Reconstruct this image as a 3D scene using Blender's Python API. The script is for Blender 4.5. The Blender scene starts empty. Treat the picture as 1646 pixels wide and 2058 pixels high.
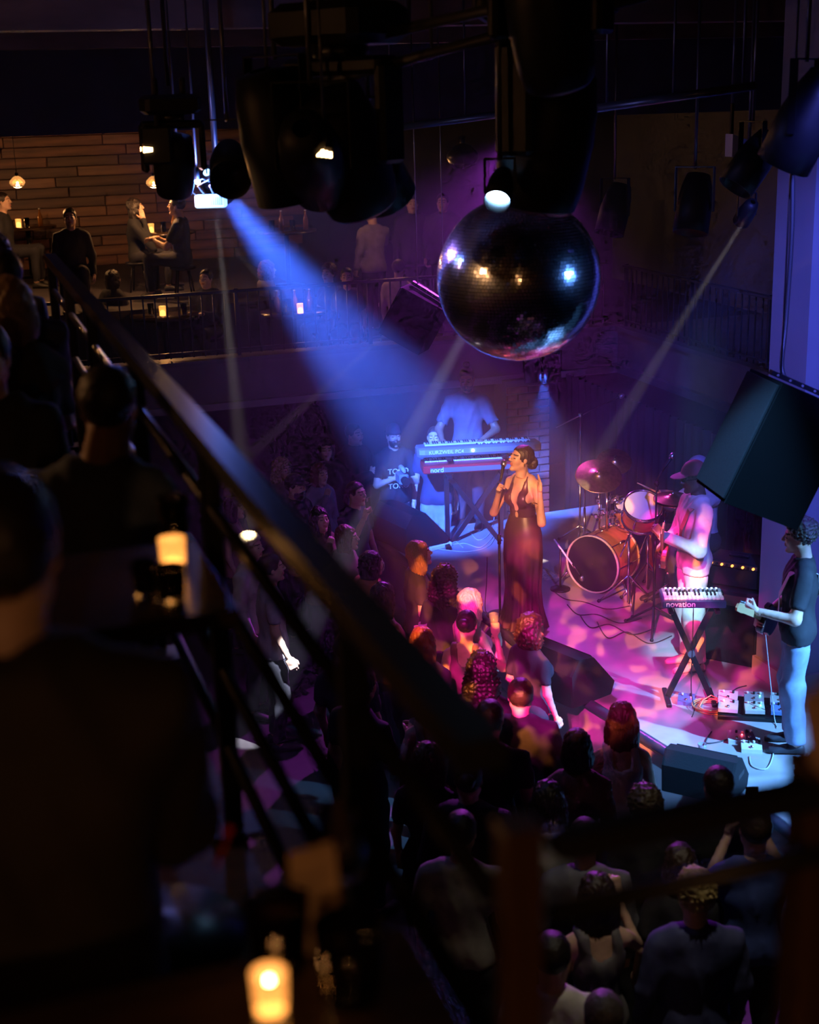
import bpy, math, random
import numpy as np
from mathutils import Matrix, Vector

random.seed(7)
RNG = np.random.default_rng(7)
scene = bpy.context.scene
COL = scene.collection

# ------------------------------------------------------------------ camera
IMG_W, IMG_H, FPX = 1646.0, 2058.0, 2800.0
CAM_H, HORIZON, ROLL = 4.7, 200.0, 0.03
PITCH = math.atan((IMG_H / 2 - HORIZON) / FPX)
_F = Vector((0, math.cos(PITCH), -math.sin(PITCH)))
_U0 = Vector((0, math.sin(PITCH), math.cos(PITCH)))
_R0 = Vector((1, 0, 0))
_R = _R0 * math.cos(ROLL) - _U0 * math.sin(ROLL)
_U = _U0 * math.cos(ROLL) + _R0 * math.sin(ROLL)
EYE = Vector((0, 0, CAM_H))
cam_data = bpy.data.cameras.new('camera')
cam_data.sensor_fit = 'VERTICAL'
cam_data.sensor_height = 36.0
cam_data.sensor_width = 36.0 * IMG_W / IMG_H
cam_data.lens = 36.0 * FPX / IMG_H
cam_data.clip_start = 0.05
cam_data.clip_end = 100
cam_data.dof.use_dof = True
cam_data.dof.focus_distance = 12.3
cam_data.dof.aperture_fstop = 2.0
camera = bpy.data.objects.new('camera', cam_data)
COL.objects.link(camera)
_m = Matrix((_R, _U, -_F)).transposed().to_4x4()
_m.translation = EYE
camera.matrix_world = _m
scene.camera = camera

# ------------------------------------------------------------------ room axes: a = towards the stage, b = along the stage front
TH = math.radians(18)
NX, NY = math.cos(TH), math.sin(TH)
def W(a, b, z=0.0):
    return Vector((0.1 + a * NX - b * NY, 1.45 + a * NY + b * NX, z))
def ray(px, py):
    return _R * ((px - IMG_W / 2) / FPX) - _U * ((py - IMG_H / 2) / FPX) + _F
def on(px, py, z):                 # where the line of sight meets the level z
    d = ray(px, py)
    return EYE + d * ((z - CAM_H) / d.z)
def away(px, py, Y):               # where it reaches the distance Y
    d = ray(px, py)
    return EYE + d * (Y / d.y)

# ------------------------------------------------------------------ world: a windowless dark room
world = bpy.data.worlds.new('world')
scene.world = world
world.use_nodes = True
_nt = world.node_tree
_nt.nodes['Background'].inputs[0].default_value = (0, 0, 0, 1)
_nt.nodes['Background'].inputs[1].default_value = 0
scene.view_settings.view_transform = 'Standard'
scene.view_settings.look = 'None'
scene.view_settings.exposure = 0.75
scene.view_settings.gamma = 1.0
scene.view_settings.use_curve_mapping = False
try:
    scene.cycles.use_denoising = True
    scene.cycles.max_bounces = 6
    scene.cycles.diffuse_bounces = 2
    scene.cycles.glossy_bounces = 3
    scene.cycles.transmission_bounces = 4
    scene.cycles.volume_bounces = 0
    scene.cycles.transparent_max_bounces = 6
    scene.cycles.caustics_reflective = False
    scene.cycles.caustics_refractive = False
    scene.cycles.sample_clamp_indirect = 4.0
    scene.cycles.volume_step_rate = 4.0
    scene.cycles.use_adaptive_sampling = True
    scene.cycles.adaptive_threshold = 0.03
    scene.cycles.adaptive_min_samples = 12
except Exception:
    pass

# ------------------------------------------------------------------ stage lighting
def spot(name, loc, target, color, watts, angle, blend=0.5, radius=0.05, gobo=None):
    d = bpy.data.lights.new(name, 'SPOT')
    d.energy = watts
    d.color = color
    d.spot_size = math.radians(angle)
    d.spot_blend = blend
    d.shadow_soft_size = radius
    if gobo:                        # a patterned glass in the lamp: spots of light and dark
        d.use_nodes = True
        nt = d.node_tree
        em = nt.nodes['Emission']
        tc = nt.nodes.new('ShaderNodeTexCoord')
        no = nt.nodes.new('ShaderNodeTexNoise')
        no.inputs['Scale'].default_value = gobo[0]
        no.inputs['Detail'].default_value = 1.0
        rp = nt.nodes.new('ShaderNodeValToRGB')
        rp.color_ramp.elements[0].position = gobo[1]
        rp.color_ramp.elements[0].color = (0.02, 0.02, 0.02, 1)
        rp.color_ramp.elements[1].position = gobo[2]
        nt.links.new(tc.outputs['Normal'], no.inputs['Vector'])
        nt.links.new(no.outputs[0], rp.inputs[0])
        nt.links.new(rp.outputs[0], em.inputs['Strength'])
    o = bpy.data.objects.new(name, d)
    COL.objects.link(o)
    o.location = loc
    o.rotation_euler = (Vector(target) - Vector(loc)).to_track_quat('-Z', 'Y').to_euler()
    return o
def bulb(name, loc, color, watts, radius=0.03):
    d = bpy.data.lights.new(name, 'POINT')
    d.energy = watts
    d.color = color
    d.shadow_soft_size = radius
    o = bpy.data.objects.new(name, d)
    COL.objects.link(o)
    o.location = loc
    return o

BLUE, MAG, WARM = (0.06, 0.16, 1.0), (1.0, 0.03, 0.45), (1.0, 0.42, 0.16)
P_BLUE = away(452, 392, 9.0)                # lens of the blue beam light
P_MH = away(1003, 396, 7.5)                 # lens of the big moving head
spot('blue_beam', P_BLUE, (0.60, 15.2, 0.42), (0.045, 0.15, 1.0), 16000, 17, 0.8, 0.06)
P_BW = W(3.0, 4.6, 5.42)                 # blue wash lamp beside the moving head
spot('blue_lamp', P_BW, on(1388, 1178, 0.87), (0.28, 0.65, 1.0), 3800, 7, 0.9, 0.05)
spot('blue_wash', P_BW, on(1450, 1540, 0), (0.13, 0.42, 1.0), 2400, 22, 0.9, 0.05)
spot('blue_side', W(8.5, 1.5, 5.35), on(1490, 1510, 0.2), (0.13, 0.42, 1.0), 11000, 21, 0.9, 0.08)
spot('drum_blue', away(1090, 752, 14.9), on(1110, 1000, 0), (0.04, 0.14, 1.0), 1300, 46, 0.8, 0.04)
spot('wall_blue', W(3.6, 3.4, 5.35), W(5.8, 7.8, 2.4), (0.10, 0.12, 1.0), 1500, 40, 0.8, 0.05)
spot('singer_warm', W(-0.8, 1.2, 5.42), W(4.45, 9.8, 1.2), (1.0, 0.44, 0.19), 6200, 9, 0.8, 0.05)
spot('magenta_wash', W(-0.5, 0.8, 5.42), on(1230, 1320, 0.3), (1.0, 0.015, 0.42), 1700, 15, 0.8, 0.05)
spot('magenta_gobo', W(-0.6, 1.0, 5.42), on(1190, 1310, 0), (1.0, 0.015, 0.45), 5600, 18, 0.5, 0.01, (38.0, 0.47, 0.58))
spot('amber_gobo', W(-0.7, 0.8, 5.42), on(1165, 1300, 0), (1.0, 0.26, 0.045), 9500, 18, 0.5, 0.01, (46.0, 0.55, 0.62))
spot('ball_glint_warm', W(-1.4, 4.7, 5.05), W(2.64, 6.24, 3.7), (1.0, 0.5, 0.2), 700, 12, 0.6, 0.06)  # unseen spot added to put a warm highlight on the ball
spot('ball_glint_violet', W(-0.2, 9.6, 4.85), W(2.64, 6.24, 3.7), (0.35, 0.2, 1.0), 1800, 12, 0.6, 0.10)  # unseen spot added to brighten the ball with violet
spot('ball_glint_blue', W(5.9, 3.3, 4.1), W(2.64, 6.24, 3.7), (0.1, 0.3, 1.0), 300, 12, 0.6, 0.06)  # unseen spot added for a blue glint on the ball
spot('floor_white', W(2.3, 3.4, 5.42), on(1390, 1800, 1.0), (1.0, 0.86, 0.62), 90, 34, 0.9, 0.05)
spot('gallery_blue_fill', W(8.6, 11.0, 5.0), W(10.9, 12.0, 2.2), (0.10, 0.14, 1.0), 60, 110, 0.9, 0.1)  # no fixture here: light added to tint the gallery wall blue
spot('purple_crowd', W(5.6, 13.0, 4.35), on(840, 1230, 0.9), (0.6, 0.06, 0.9), 1000, 60, 0.8, 0.05)
# thin white pencils of light crossing the room
spot('pencil_white', away(433, 424, 8.8), on(487, 925, 1.0), (1.0, 0.86, 0.7), 2500, 2.2, 0.5, 0.015)
spot('pencil_white', away(437, 424, 8.8), on(500, 1085, 1.05), (1.0, 0.86, 0.7), 3000, 2.2, 0.5, 0.015)
spot('pencil_white', away(388, 404, 8.8), on(912, 1010, 0.4), (1.0, 0.8, 0.7), 1400, 2.0, 0.5, 0.015)
spot('pencil_white', away(1500, 436, 10.0), on(1075, 1120, 0.0), (1.0, 0.88, 0.75), 3000, 3.0, 0.5, 0.015)
spot('pencil_white', away(1062, 432, 8.9), on(600, 1290, 0.5), (0.8, 0.85, 1.0), 6000, 4.2, 0.5, 0.015)
spot('pencil_white', away(800, 650, 12.8), on(500, 915, 0.9), (1.0, 0.8, 0.7), 1500, 2.6, 0.5, 0.015)
# ------------------------------------------------------------------ materials
MATS = {}
def mat(name, col, rough=0.6, metal=0.0, vary=0.0, scale=8.0, bump=0.0, emit=None, power=0.0, alpha=None, trans=0.0, spec=None, aniso=None):
    if name in MATS:
        return MATS[name]
    m = bpy.data.materials.new(name)
    m.use_nodes = True
    nt = m.node_tree
    b = nt.nodes['Principled BSDF']
    b.inputs['Base Color'].default_value = (*col, 1)
    b.inputs['Roughness'].default_value = rough
    b.inputs['Metallic'].default_value = metal
    if spec is not None:
        b.inputs['Specular IOR Level'].default_value = spec
    if trans:
        b.inputs['Transmission Weight'].default_value = trans
    if emit:
        b.inputs['Emission Color'].default_value = (*emit, 1)
        b.inputs['Emission Strength'].default_value = power
    if vary or bump:
        tc = nt.nodes.new('ShaderNodeTexCoord')
        mp = nt.nodes.new('ShaderNodeMapping')
        nt.links.new(tc.outputs['Object'], mp.inputs[0])
        if aniso:
            mp.inputs['Scale'].default_value = aniso
        no = nt.nodes.new('ShaderNodeTexNoise')
        no.inputs['Scale'].default_value = scale
        no.inputs['Detail'].default_value = 4
        nt.links.new(mp.outputs[0], no.inputs['Vector'])
        if vary:
            rp = nt.nodes.new('ShaderNodeValToRGB')
            rp.color_ramp.elements[0].position = 0.3
            rp.color_ramp.elements[1].position = 0.7
            rp.color_ramp.elements[0].color = (*[c * (1 - vary) for c in col], 1)
            rp.color_ramp.elements[1].color = (*[min(1, c * (1 + vary)) for c in col], 1)
            nt.links.new(no.outputs[0], rp.inputs[0])
            nt.links.new(rp.outputs[0], b.inputs['Base Color'])
        if bump:
            bp = nt.nodes.new('ShaderNodeBump')
            bp.inputs['Strength'].default_value = bump
            bp.inputs['Distance'].default_value = 0.02
            nt.links.new(no.outputs[0], bp.inputs['Height'])
            nt.links.new(bp.outputs[0], b.inputs['Normal'])
    MATS[name] = m
    return m

BLACK = mat('black_paint', (0.007, 0.007, 0.008), 0.5, spec=0.3)
BLACKM = mat('black_metal', (0.015, 0.015, 0.017), 0.35, 0.4)
RUBBER = mat('rubber', (0.012, 0.012, 0.012), 0.6)
CHROME = mat('chrome', (0.75, 0.75, 0.77), 0.14, 1.0)
STEEL = mat('brushed_steel', (0.4, 0.4, 0.42), 0.3, 1.0)
WHITE = mat('white_plastic', (0.75, 0.75, 0.74), 0.4)
GREYP = mat('grey_plastic', (0.18, 0.18, 0.19), 0.45)
RED = mat('red_lacquer', (0.55, 0.02, 0.02), 0.35)
GLASS = mat('clear_glass', (0.95, 0.97, 1.0), 0.03, trans=1.0)

# ------------------------------------------------------------------ mesh tools
def mesh_np(name, V, Q, mats, smooth=True, mi=None):
    V = np.asarray(V, np.float32)
    me = bpy.data.meshes.new(name)
    if len(Q) == 0:
        return me
    Q = np.asarray(Q, np.int32)
    k = Q.shape[1]
    me.vertices.add(len(V)); me.vertices.foreach_set('co', V.ravel())
    me.loops.add(Q.size); me.loops.foreach_set('vertex_index', Q.ravel())
    me.polygons.add(len(Q))
    me.polygons.foreach_set('loop_start', np.arange(0, Q.size, k, dtype=np.int32))
    try:
        me.polygons.foreach_set('loop_total', np.full(len(Q), k, np.int32))
    except Exception:
        pass
    for m in (mats if isinstance(mats, (list, tuple)) else [mats]):
        me.materials.append(m)
    if mi is not None:
        me.polygons.foreach_set('material_index', np.asarray(mi, np.int32))
    me.update(calc_edges=True)
    if smooth:
        me.polygons.foreach_set('use_smooth', np.ones(len(Q), bool))
    return me

def link(name, data, parent=None, loc=None):
    o = bpy.data.objects.new(name, data)
    COL.objects.link(o)
    if parent is not None:
        o.parent = parent
    if loc is not None:
        o.location = loc
    return o

class MB:
    """Collects shapes for ONE mesh."""
    def __init__(s):
        s.v, s.f, s.sm = [], [], []
    def add(s, vs, fs, M=None, smooth=False):
        o = len(s.v)
        for p in vs:
            p = Vector(p)
            s.v.append(M @ p if M is not None else p)
        for f in fs:
            s.f.append([i + o for i in f]); s.sm.append(smooth)
        return s
    def box(s, c, d, M=None, taper=1.0, ch=0.0):
        x, y, z = d[0] / 2, d[1] / 2, d[2] / 2
        if ch <= 0:
            vs = []
            for k, t in ((-z, 1.0), (z, taper)):
                vs += [(c[0] - x * t, c[1] - y * t, c[2] + k), (c[0] + x * t, c[1] - y * t, c[2] + k), (c[0] + x * t, c[1] + y * t, c[2] + k), (c[0] - x * t, c[1] + y * t, c[2] + k)]
            return s.add(vs, [(3, 2, 1, 0), (4, 5, 6, 7), (0, 1, 5, 4), (1, 2, 6, 5), (2, 3, 7, 6), (3, 0, 4, 7)], M)
        rings = []
        for k, i in ((-z, ch), (-z + ch, 0), (z - ch, 0), (z, ch)):
            xx, yy = x - i, y - i
            q = min(ch, xx * .9, yy * .9)
            rings.append([(c[0] + a, c[1] + b, c[2] + k) for a, b in ((-xx + q, -yy), (xx - q, -yy), (xx, -yy + q), (xx, yy - q), (xx - q, yy), (-xx + q, yy), (-xx, yy - q), (-xx, -yy + q))])
        return s.loft(rings, M, caps=True)
    def loft(s, rings, M=None, caps=True, smooth=False, closed=True):
        n = len(rings[0]); vs = [p for r in rings for p in r]; fs = []
        for i in range(len(rings) - 1):
            for j in range(n if closed else n - 1):
                k = (j + 1) % n
                fs.append((i * n + j, i * n + k, (i + 1) * n + k, (i + 1) * n + j))
        s.add(vs, fs, M, smooth)
        if caps:
            o = len(s.v) - len(vs)
            s.f.append([o + j for j in reversed(range(n))]); s.sm.append(False)
            s.f.append([o + (len(rings) - 1) * n + j for j in range(n)]); s.sm.append(False)
        return s
    def cyl(s, a, b, r1, r2=None, n=10, M=None, caps=True):
        a, b = Vector(a), Vector(b); r2 = r1 if r2 is None else r2
        d = (b - a).normalized(); u = d.orthogonal().normalized(); w = d.cross(u)
        rr = [[p + (u * math.cos(2 * math.pi * i / n) + w * math.sin(2 * math.pi * i / n)) * r for i in range(n)] for p, r in ((a, r1), (b, r2))]
        return s.loft(rr, M, caps, True)
    def tube(s, pts, r, n=6, M=None):
        pts = [Vector(p) for p in pts]; rings = []; u = None
        for i, p in enumerate(pts):
            d = (pts[min(i + 1, len(pts) - 1)] - pts[max(i - 1, 0)]).normalized()
            u = d.orthogonal().normalized() if u is None else (u - d * u.dot(d)).normalized()
            w = d.cross(u); rad = r[i] if isinstance(r, (list, tuple)) else r
            rings.append([p + (u * math.cos(2 * math.pi * k / n) + w * math.sin(2 * math.pi * k / n)) * rad for k in range(n)])
        return s.loft(rings, M, True, True)
    def lathe(s, prof, n=20, M=None, caps=True):
        return s.loft([[(r * math.cos(2 * math.pi * i / n), r * math.sin(2 * math.pi * i / n), z) for i in range(n)] for r, z in prof], M, caps, True)
    def ball(s, c, r, n=10, M=None):
        r = (r, r, r) if not isinstance(r, (tuple, list)) else r
        rings = []
        for j in range(1, n // 2 + 1):
            t = math.pi * (j - .0) / (n // 2 + 1) - math.pi / 2
            rings.append([(c[0] + r[0] * math.cos(t) * math.cos(2 * math.pi * i / n), c[1] + r[1] * math.cos(t) * math.sin(2 * math.pi * i / n), c[2] + r[2] * math.sin(t)) for i in range(n)])
        return s.loft(rings, M, True, True)
    def prism(s, outline, h, M=None, z0=0.0):
        return s.loft([[(x, y, z0) for x, y in outline], [(x, y, z0 + h) for x, y in outline]], M, True)
    def mesh(s, name, m):
        me = bpy.data.meshes.new(name)
        me.from_pydata([tuple(p) for p in s.v], [], s.f)
        for k in (m if isinstance(m, (list, tuple)) else [m]):
            me.materials.append(k)
        me.polygons.foreach_set('use_smooth', s.sm)
        me.update()
        return me
    def obj(s, name, m, parent=None):
        return link(name, s.mesh(name, m), parent)

def tag(o, label, cat, group=None, kind=None):
    o['label'] = label; o['category'] = cat
    if group: o['group'] = group
    if kind: o['kind'] = kind
    return o
def thing(name, label, cat, loc=(0, 0, 0), rz=0.0, group=None, M=None):
    o = bpy.data.objects.new(name, None)
    o.empty_display_size = 0.1
    COL.objects.link(o)
    if M is not None:
        o.matrix_world = M
    else:
        o.location = loc; o.rotation_euler = (0, 0, rz)
    return tag(o, label, cat, group)
def struct(name, mb, m, parent=None, label=None):
    o = mb.obj(name, m, parent)
    if parent is None:
        o['kind'] = 'structure'
        if label: o['label'] = label
    return o
def copy_thing(root, loc=None, rz=None, label=None, group=None, M=None):
    r = root.copy(); COL.objects.link(r)
    if M is not None: r.matrix_world = M
    if loc is not None: r.location = loc
    if rz is not None: r.rotation_euler = (0, 0, rz)
    if label: r['label'] = label
    if group: r['group'] = group
    for ch in list(root.children):
        c = ch.copy(); COL.objects.link(c); c.parent = r
        for g in list(ch.children):
            d = g.copy(); COL.objects.link(d); d.parent = c
    return r
def frame(o, x, z):
    """matrix with local x along x, local z near z, origin o"""
    x = Vector(x).normalized(); z = Vector(z); z = (z - x * z.dot(x)).normalized(); y = z.cross(x)
    M = Matrix((x, y, z)).transposed().to_4x4(); M.translation = Vector(o)
    return M
def aim(o, d, up=(0, 0, 1)):
    """matrix with local -z pointing along d"""
    z = -Vector(d).normalized(); u = Vector(up)
    if abs(z.dot(u)) > .98: u = Vector((0, 1, 0))
    x = u.cross(z).normalized(); y = z.cross(x)
    M = Matrix((x, y, z)).transposed().to_4x4(); M.translation = Vector(o)
    return M
def T(x, y, z): return Matrix.Translation((x, y, z))
def RX(d): return Matrix.Rotation(math.radians(d), 4, 'X')
def RY(d): return Matrix.Rotation(math.radians(d), 4, 'Y')
def RZ(d): return Matrix.Rotation(math.radians(d), 4, 'Z')
def lettering(txt, size, m, parent, M, name='lettering', align='LEFT', ext=0.0008):
    cu = bpy.data.curves.new(name, 'FONT')
    cu.body = txt; cu.size = size; cu.extrude = ext; cu.align_x = align
    cu.materials.append(m)
    tmp = bpy.data.objects.new(name, cu); COL.objects.link(tmp)
    me = bpy.data.meshes.new_from_object(tmp.evaluated_get(bpy.context.evaluated_depsgraph_get()))
    bpy.data.objects.remove(tmp)
    o = link(name, me, parent)
    o.matrix_local = M
    return o
# ------------------------------------------------------------------ the room
RM = T(0.1, 1.45, 0) @ RZ(18)               # room axes a, b, z
FLOOR_Z, TIER1, TIER2, MEZZ, CURB = -0.6, 1.5, 2.3, 2.9, 1.9
M_floor = mat('dance_floor', (0.05, 0.045, 0.045), 0.5, vary=0.3, scale=3)
M_stage = mat('stage_floor', (0.33, 0.30, 0.31), 0.45, vary=0.25, scale=2.2, bump=0.05)
M_dark = mat('dark_wall', (0.045, 0.04, 0.05), 0.7, vary=0.3, scale=2)
M_bluewall = mat('painted_wall', (0.20, 0.20, 0.24), 0.7, vary=0.12, scale=1.5)
M_curt = mat('black_drape', (0.015, 0.014, 0.018), 0.9)
M_wood = mat('plank_wood', (0.17, 0.07, 0.03), 0.5, vary=0.6, scale=2.2, bump=0.15, aniso=(0.6, 6, 6))
M_wood2 = mat('plank_wood_dark', (0.11, 0.055, 0.028), 0.5, vary=0.5, scale=2.2, bump=0.15, aniso=(0.6, 6, 6))
M_wood3 = mat('plank_wood_pale', (0.23, 0.105, 0.045), 0.45, vary=0.4, scale=2.2, bump=0.15, aniso=(0.6, 6, 6))
M_ceil = mat('ceiling_boards', (0.10, 0.06, 0.05), 0.6, vary=0.4, scale=1.2, aniso=(0.5, 4, 4))
M_conc = mat('balcony_fascia', (0.16, 0.14, 0.17), 0.55, vary=0.2, scale=3)

def rbox(a0, a1, b0, b1, z0, z1, mb=None):
    mb = mb or MB()
    return mb.box(((a0 + a1) / 2, (b0 + b1) / 2, (z0 + z1) / 2), (a1 - a0, b1 - b0, z1 - z0), RM)

struct('floor', rbox(-4, 11, -4, 22, -0.8, FLOOR_Z), M_floor, label='dark dance floor below the stage')
front = [(4.35, 5.0), (4.32, 6.0), (4.1, 7.4), (3.97, 8.2), (3.95, 10.0), (3.75, 12.2), (3.72, 12.95)]
struct('floor_stage', MB().prism(front[::-1] + [(9.6, 5.0), (9.6, 13.3)][::1], 0.6, RM, -0.6), M_stage, label='low stage platform with scuffed floor')
nose = MB().tube([RM @ Vector((a, b, -0.03)) for a, b in front], 0.045, 8)
struct('trim_1', nose, mat('stage_nosing', (0.03, 0.03, 0.05), 0.35), label='rounded dark nosing along the stage front')
struct('ceiling', rbox(-4, 11, -4, 14.2, 5.5, 5.7), M_ceil, label='dark boarded ceiling above the hall')
ceil2 = MB(); rbox(-4, 11, 14.2, 22, 4.62, 4.8, ceil2)
struct('ceiling_tier', ceil2, M_ceil, label='lower ceiling over the far terrace')
struct('wall_soffit', rbox(-4, 11, 14.1, 14.3, 4.45, 5.6), M_dark, label='dropped beam above the far terrace front')
struct('wall_left', rbox(-4.1, -3.9, -4, 22, -0.6, 5.6), M_wood2)
struct('wall_back', rbox(-4, 11, -4.2, -4.0, -0.6, 5.6), M_wood2)
struct('wall_right', rbox(10.9, 11.1, -4, 22, -0.6, 5.6), M_bluewall)
wf = struct('wall_far', rbox(-4, 11, 21.6, 21.8, -0.6, 5.0), M_dark)
# planks nailed on the far wall, each one a board
rows = [2.3 + 0.155 * i for i in range(15)]
plank_protos = {}
for i, z in enumerate(rows):
    a = -3.9 - random.random() * 0.6
    while a < 4.4:
        ln = random.choice((0.8, 1.1, 1.5, 1.9))
        m = random.choice((M_wood, M_wood, M_wood2, M_wood3))
        key = (ln, m.name)
        if key not in plank_protos:
            plank_protos[key] = MB().box((0, 0, 0), (ln - 0.012, 0.05, 0.145), None, 1.0, 0.006).mesh('plank', m)
        o = link('plank', plank_protos[key], wf)
        o.matrix_world = RM @ T(max(a, -3.9) + ln / 2, 21.585 - random.random() * 0.025, z + 0.075)
        a += ln
# terraces on the far side
struct('floor_terrace', rbox(-4, 11, 14.4, 21.6, 1.3, TIER1), M_dark, label='far terrace floor behind its railing')
struct('wall_fascia', rbox(-4, 11, 14.2, 14.4, 1.42, CURB), M_conc, label='front fascia of the far terrace')
struct('trim_2', rbox(-4, 7.3, 14.14, 14.22, 1.36, 1.44), mat('fascia_edge', (0.3, 0.27, 0.33), 0.35), label='pale lower edge of the far terrace')
struct('trim_3', rbox(-4, 7.3, 14.12, 14.42, CURB, CURB + 0.05), mat('fascia_cap', (0.12, 0.11, 0.14), 0.35), label='dark cap along the far terrace front')
struct('floor_tier', rbox(-4, 4.0, 16.1, 21.6, TIER1, TIER2), M_dark, label='upper step of the far terrace')
struct('wall_under', rbox(-4, 11, 17.2, 17.4, -0.6, 1.42), M_dark, label='dark wall under the far terrace')
# right-hand gallery over the stage
struct('floor_gallery', rbox(7.3, 11, 5.0, 14.2, 1.42, CURB), M_conc, label='side gallery slab above the stage')
struct('trim_4', rbox(7.22, 7.32, 8.4, 14.2, 1.38, 1.47), mat('gallery_edge', (0.10, 0.10, 0.15), 0.35), label='lower edge of the side gallery')
struct('trim_5', rbox(7.22, 7.34, 8.4, 14.2, CURB, CURB + 0.05), mat('gallery_cap', (0.10, 0.10, 0.15), 0.35), label='upper edge of the side gallery')
# pleated black drape behind the stage
dr = MB(); top, bot = [], []
for i in range(240):
    b = 8.2 + i * (5.9 / 239)
    da = 0.05 * math.sin(i * 0.9) + 0.02 * math.sin(i * 2.3)
    bot.append((6.55 + da, b, -0.59)); top.append((6.55 + da * 0.6, b, 1.42))
dr.loft([bot, top], RM, caps=False, smooth=True, closed=False)
struct('wall_drape', dr, M_curt, label='black pleated drape hanging behind the drums')
# pillar and side wall
struct('wall_pillar', rbox(5.52, 5.98, 7.55, 8.05, 0.0, 5.5), M_bluewall, label='square painted pillar at the stage side')
struct('wall_side', rbox(5.98, 11, 7.65, 7.85, 0.0, 5.5), M_bluewall, label='painted wall running from the pillar')
struct('baseboard_pillar', rbox(5.49, 6.0, 7.52, 8.06, 0.0, 0.16), mat('pillar_base', (0.32, 0.27, 0.24), 0.6), label='plinth around the foot of the pillar')
# brick pier under the terrace
pier = struct('wall_pier', rbox(5.72, 6.28, 14.02, 14.4, -0.6, 1.40), mat('mortar', (0.2, 0.17, 0.16), 0.9))
M_brick = mat('brick', (0.30, 0.11, 0.08), 0.8, vary=0.35, scale=9, bump=0.2)
bk = MB().box((0, 0, 0), (0.27, 0.05, 0.078), None, 1, 0.006).mesh('brick', M_brick)
bh = MB().box((0, 0, 0), (0.125, 0.05, 0.078), None, 1, 0.006).mesh('brick', M_brick)
for r in range(21):
    z = -0.55 + r * 0.092
    cs = [(5.86, bk), (6.14, bk)] if r % 2 == 0 else [(5.785, bh), (6.0, bk), (6.215, bh)]
    for a, me in cs:
        o = link('brick', me, pier); o.matrix_world = RM @ T(a, 14.01 - random.random() * 0.008, z)
# mezzanine where the camera stands
struct('floor_mezzanine', rbox(-4, 0.02, 0.0, 6.45, 2.6, MEZZ), M_wood2, label='side mezzanine floor with tables')
struct('floor_mezzanine_front', rbox(-4, 11, -4, 0.02, 2.6, MEZZ), M_wood2, label='mezzanine floor beside the corner post')
# ceiling beams and pipes
for k, b in enumerate((2.5, 5.5, 8.5, 11.5)):
    struct('trim_%d' % (6 + k), rbox(-4, 11, b, b + 0.25, 5.2, 5.5), M_ceil, label='dark ceiling beam number %d from the camera' % (k + 1))
M_pipe = mat('rig_pipe', (0.10, 0.10, 0.12), 0.35, 0.6)
def pipe(p, q, label, r=0.025):
    t = thing('rigging_pipe', label, 'pipe', p)
    MB().cyl((0, 0, 0), q - p, r, n=10).obj('tube', M_pipe, t)
    for s in (0.08, 0.5, 0.92):
        c = (q - p) * s
        MB().cyl(c + Vector((0, 0, 0.02)), c + Vector((0, 0, 5.5 - p.z - c.z)), 0.008, n=6).obj('hanger_rod', M_pipe, t)
pipe(away(480, 212, 7.0), away(1300, -10, 6.4), 'black rigging pipe running past the top of the dark lamp cluster')
pipe(away(760, 262, 10.5), away(1120, 215, 10.0), 'black rigging pipe behind the big moving head lamp')
pipe(away(1195, 218, 8.6), away(1520, 172, 8.2), 'blue lit rigging pipe right of the big moving head lamp')
pipe(away(760, 70, 6.8), away(1660, -130, 6.0), 'black rigging pipe nearest the top of the picture')

# ------------------------------------------------------------------ railings
M_rail = mat('black_iron', (0.02, 0.02, 0.024), 0.35, 0.5)
def baluster_rail(label, A, B, z0, z1, gap):
    L = (B - A).length; ang = math.atan2(B.y - A.y, B.x - A.x)
    t = thing('balustrade', label, 'railing', (A.x, A.y, z0), ang)
    MB().box((L / 2, 0, z1 - z0), (L, 0.05, 0.035), None, 1, .006).obj('top_rail', M_rail, t)
    MB().box((L / 2, 0, 0.07), (L, 0.03, 0.025)).obj('bottom_rail', M_rail, t)
    me = MB().box((0, 0, 0), (0.016, 0.016, z1 - z0 - 0.03)).mesh('baluster', M_rail)
    n = int(L / gap)
    for i in range(n):
        if i % 12 == 0: continue
        link('baluster', me, t, ((i + .5) * L / n, 0, (z1 - z0) / 2))
    mp = MB().box((0, 0, 0), (0.04, 0.04, z1 - z0 + 0.03)).mesh('post', M_rail)
    for i in range(0, n, 12):
        link('post', mp, t, ((i + .5) * L / n, 0, (z1 - z0) / 2 + .015))
baluster_rail('long black balustrade along the far terrace above the crowd', W(-3.8, 14.3), W(7.2, 14.3), CURB + 0.05, 2.68, 0.13)
baluster_rail('black balustrade on the side gallery right of the mirror ball', W(7.32, 14.1), W(7.32, 8.3), CURB + 0.05, 2.68, 0.13)

t = thing('guard_rail', 'near black handrail running away from the corner post past the tables', 'railing', W(0, 0.02, MEZZ), math.radians(108))
hand = MB()
hand.loft([[(x, y, z) for y, z in ((-.03, 1.02), (.03, 1.02), (.036, 1.04), (.028, 1.065), (-.028, 1.065), (-.036, 1.04))] for x in (0.05, 6.4)])
hand.obj('handrail', mat('handrail_enamel', (0.025, 0.025, 0.03), 0.28, 0.2), t)
for z in (0.87, 0.66, 0.45, 0.24):
    MB().cyl((0.03, 0, z), (6.4, 0, z), 0.016, n=8).obj('rail_bar', M_rail, t)
for x in (0.62, 1.85, 3.1, 4.4, 5.4, 6.37):
    p = MB().box((x, 0, 0.51), (0.045, 0.045, 1.02), None, 1, .005).obj('post', M_rail, t)
    MB().box((x, 0, 0.008), (0.12, 0.12, 0.016)).obj('foot_plate', M_rail, p)
M_post = mat('waxed_post', (0.09, 0.045, 0.022), 0.4, vary=0.3, scale=6, aniso=(4, 4, 0.5))
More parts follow.
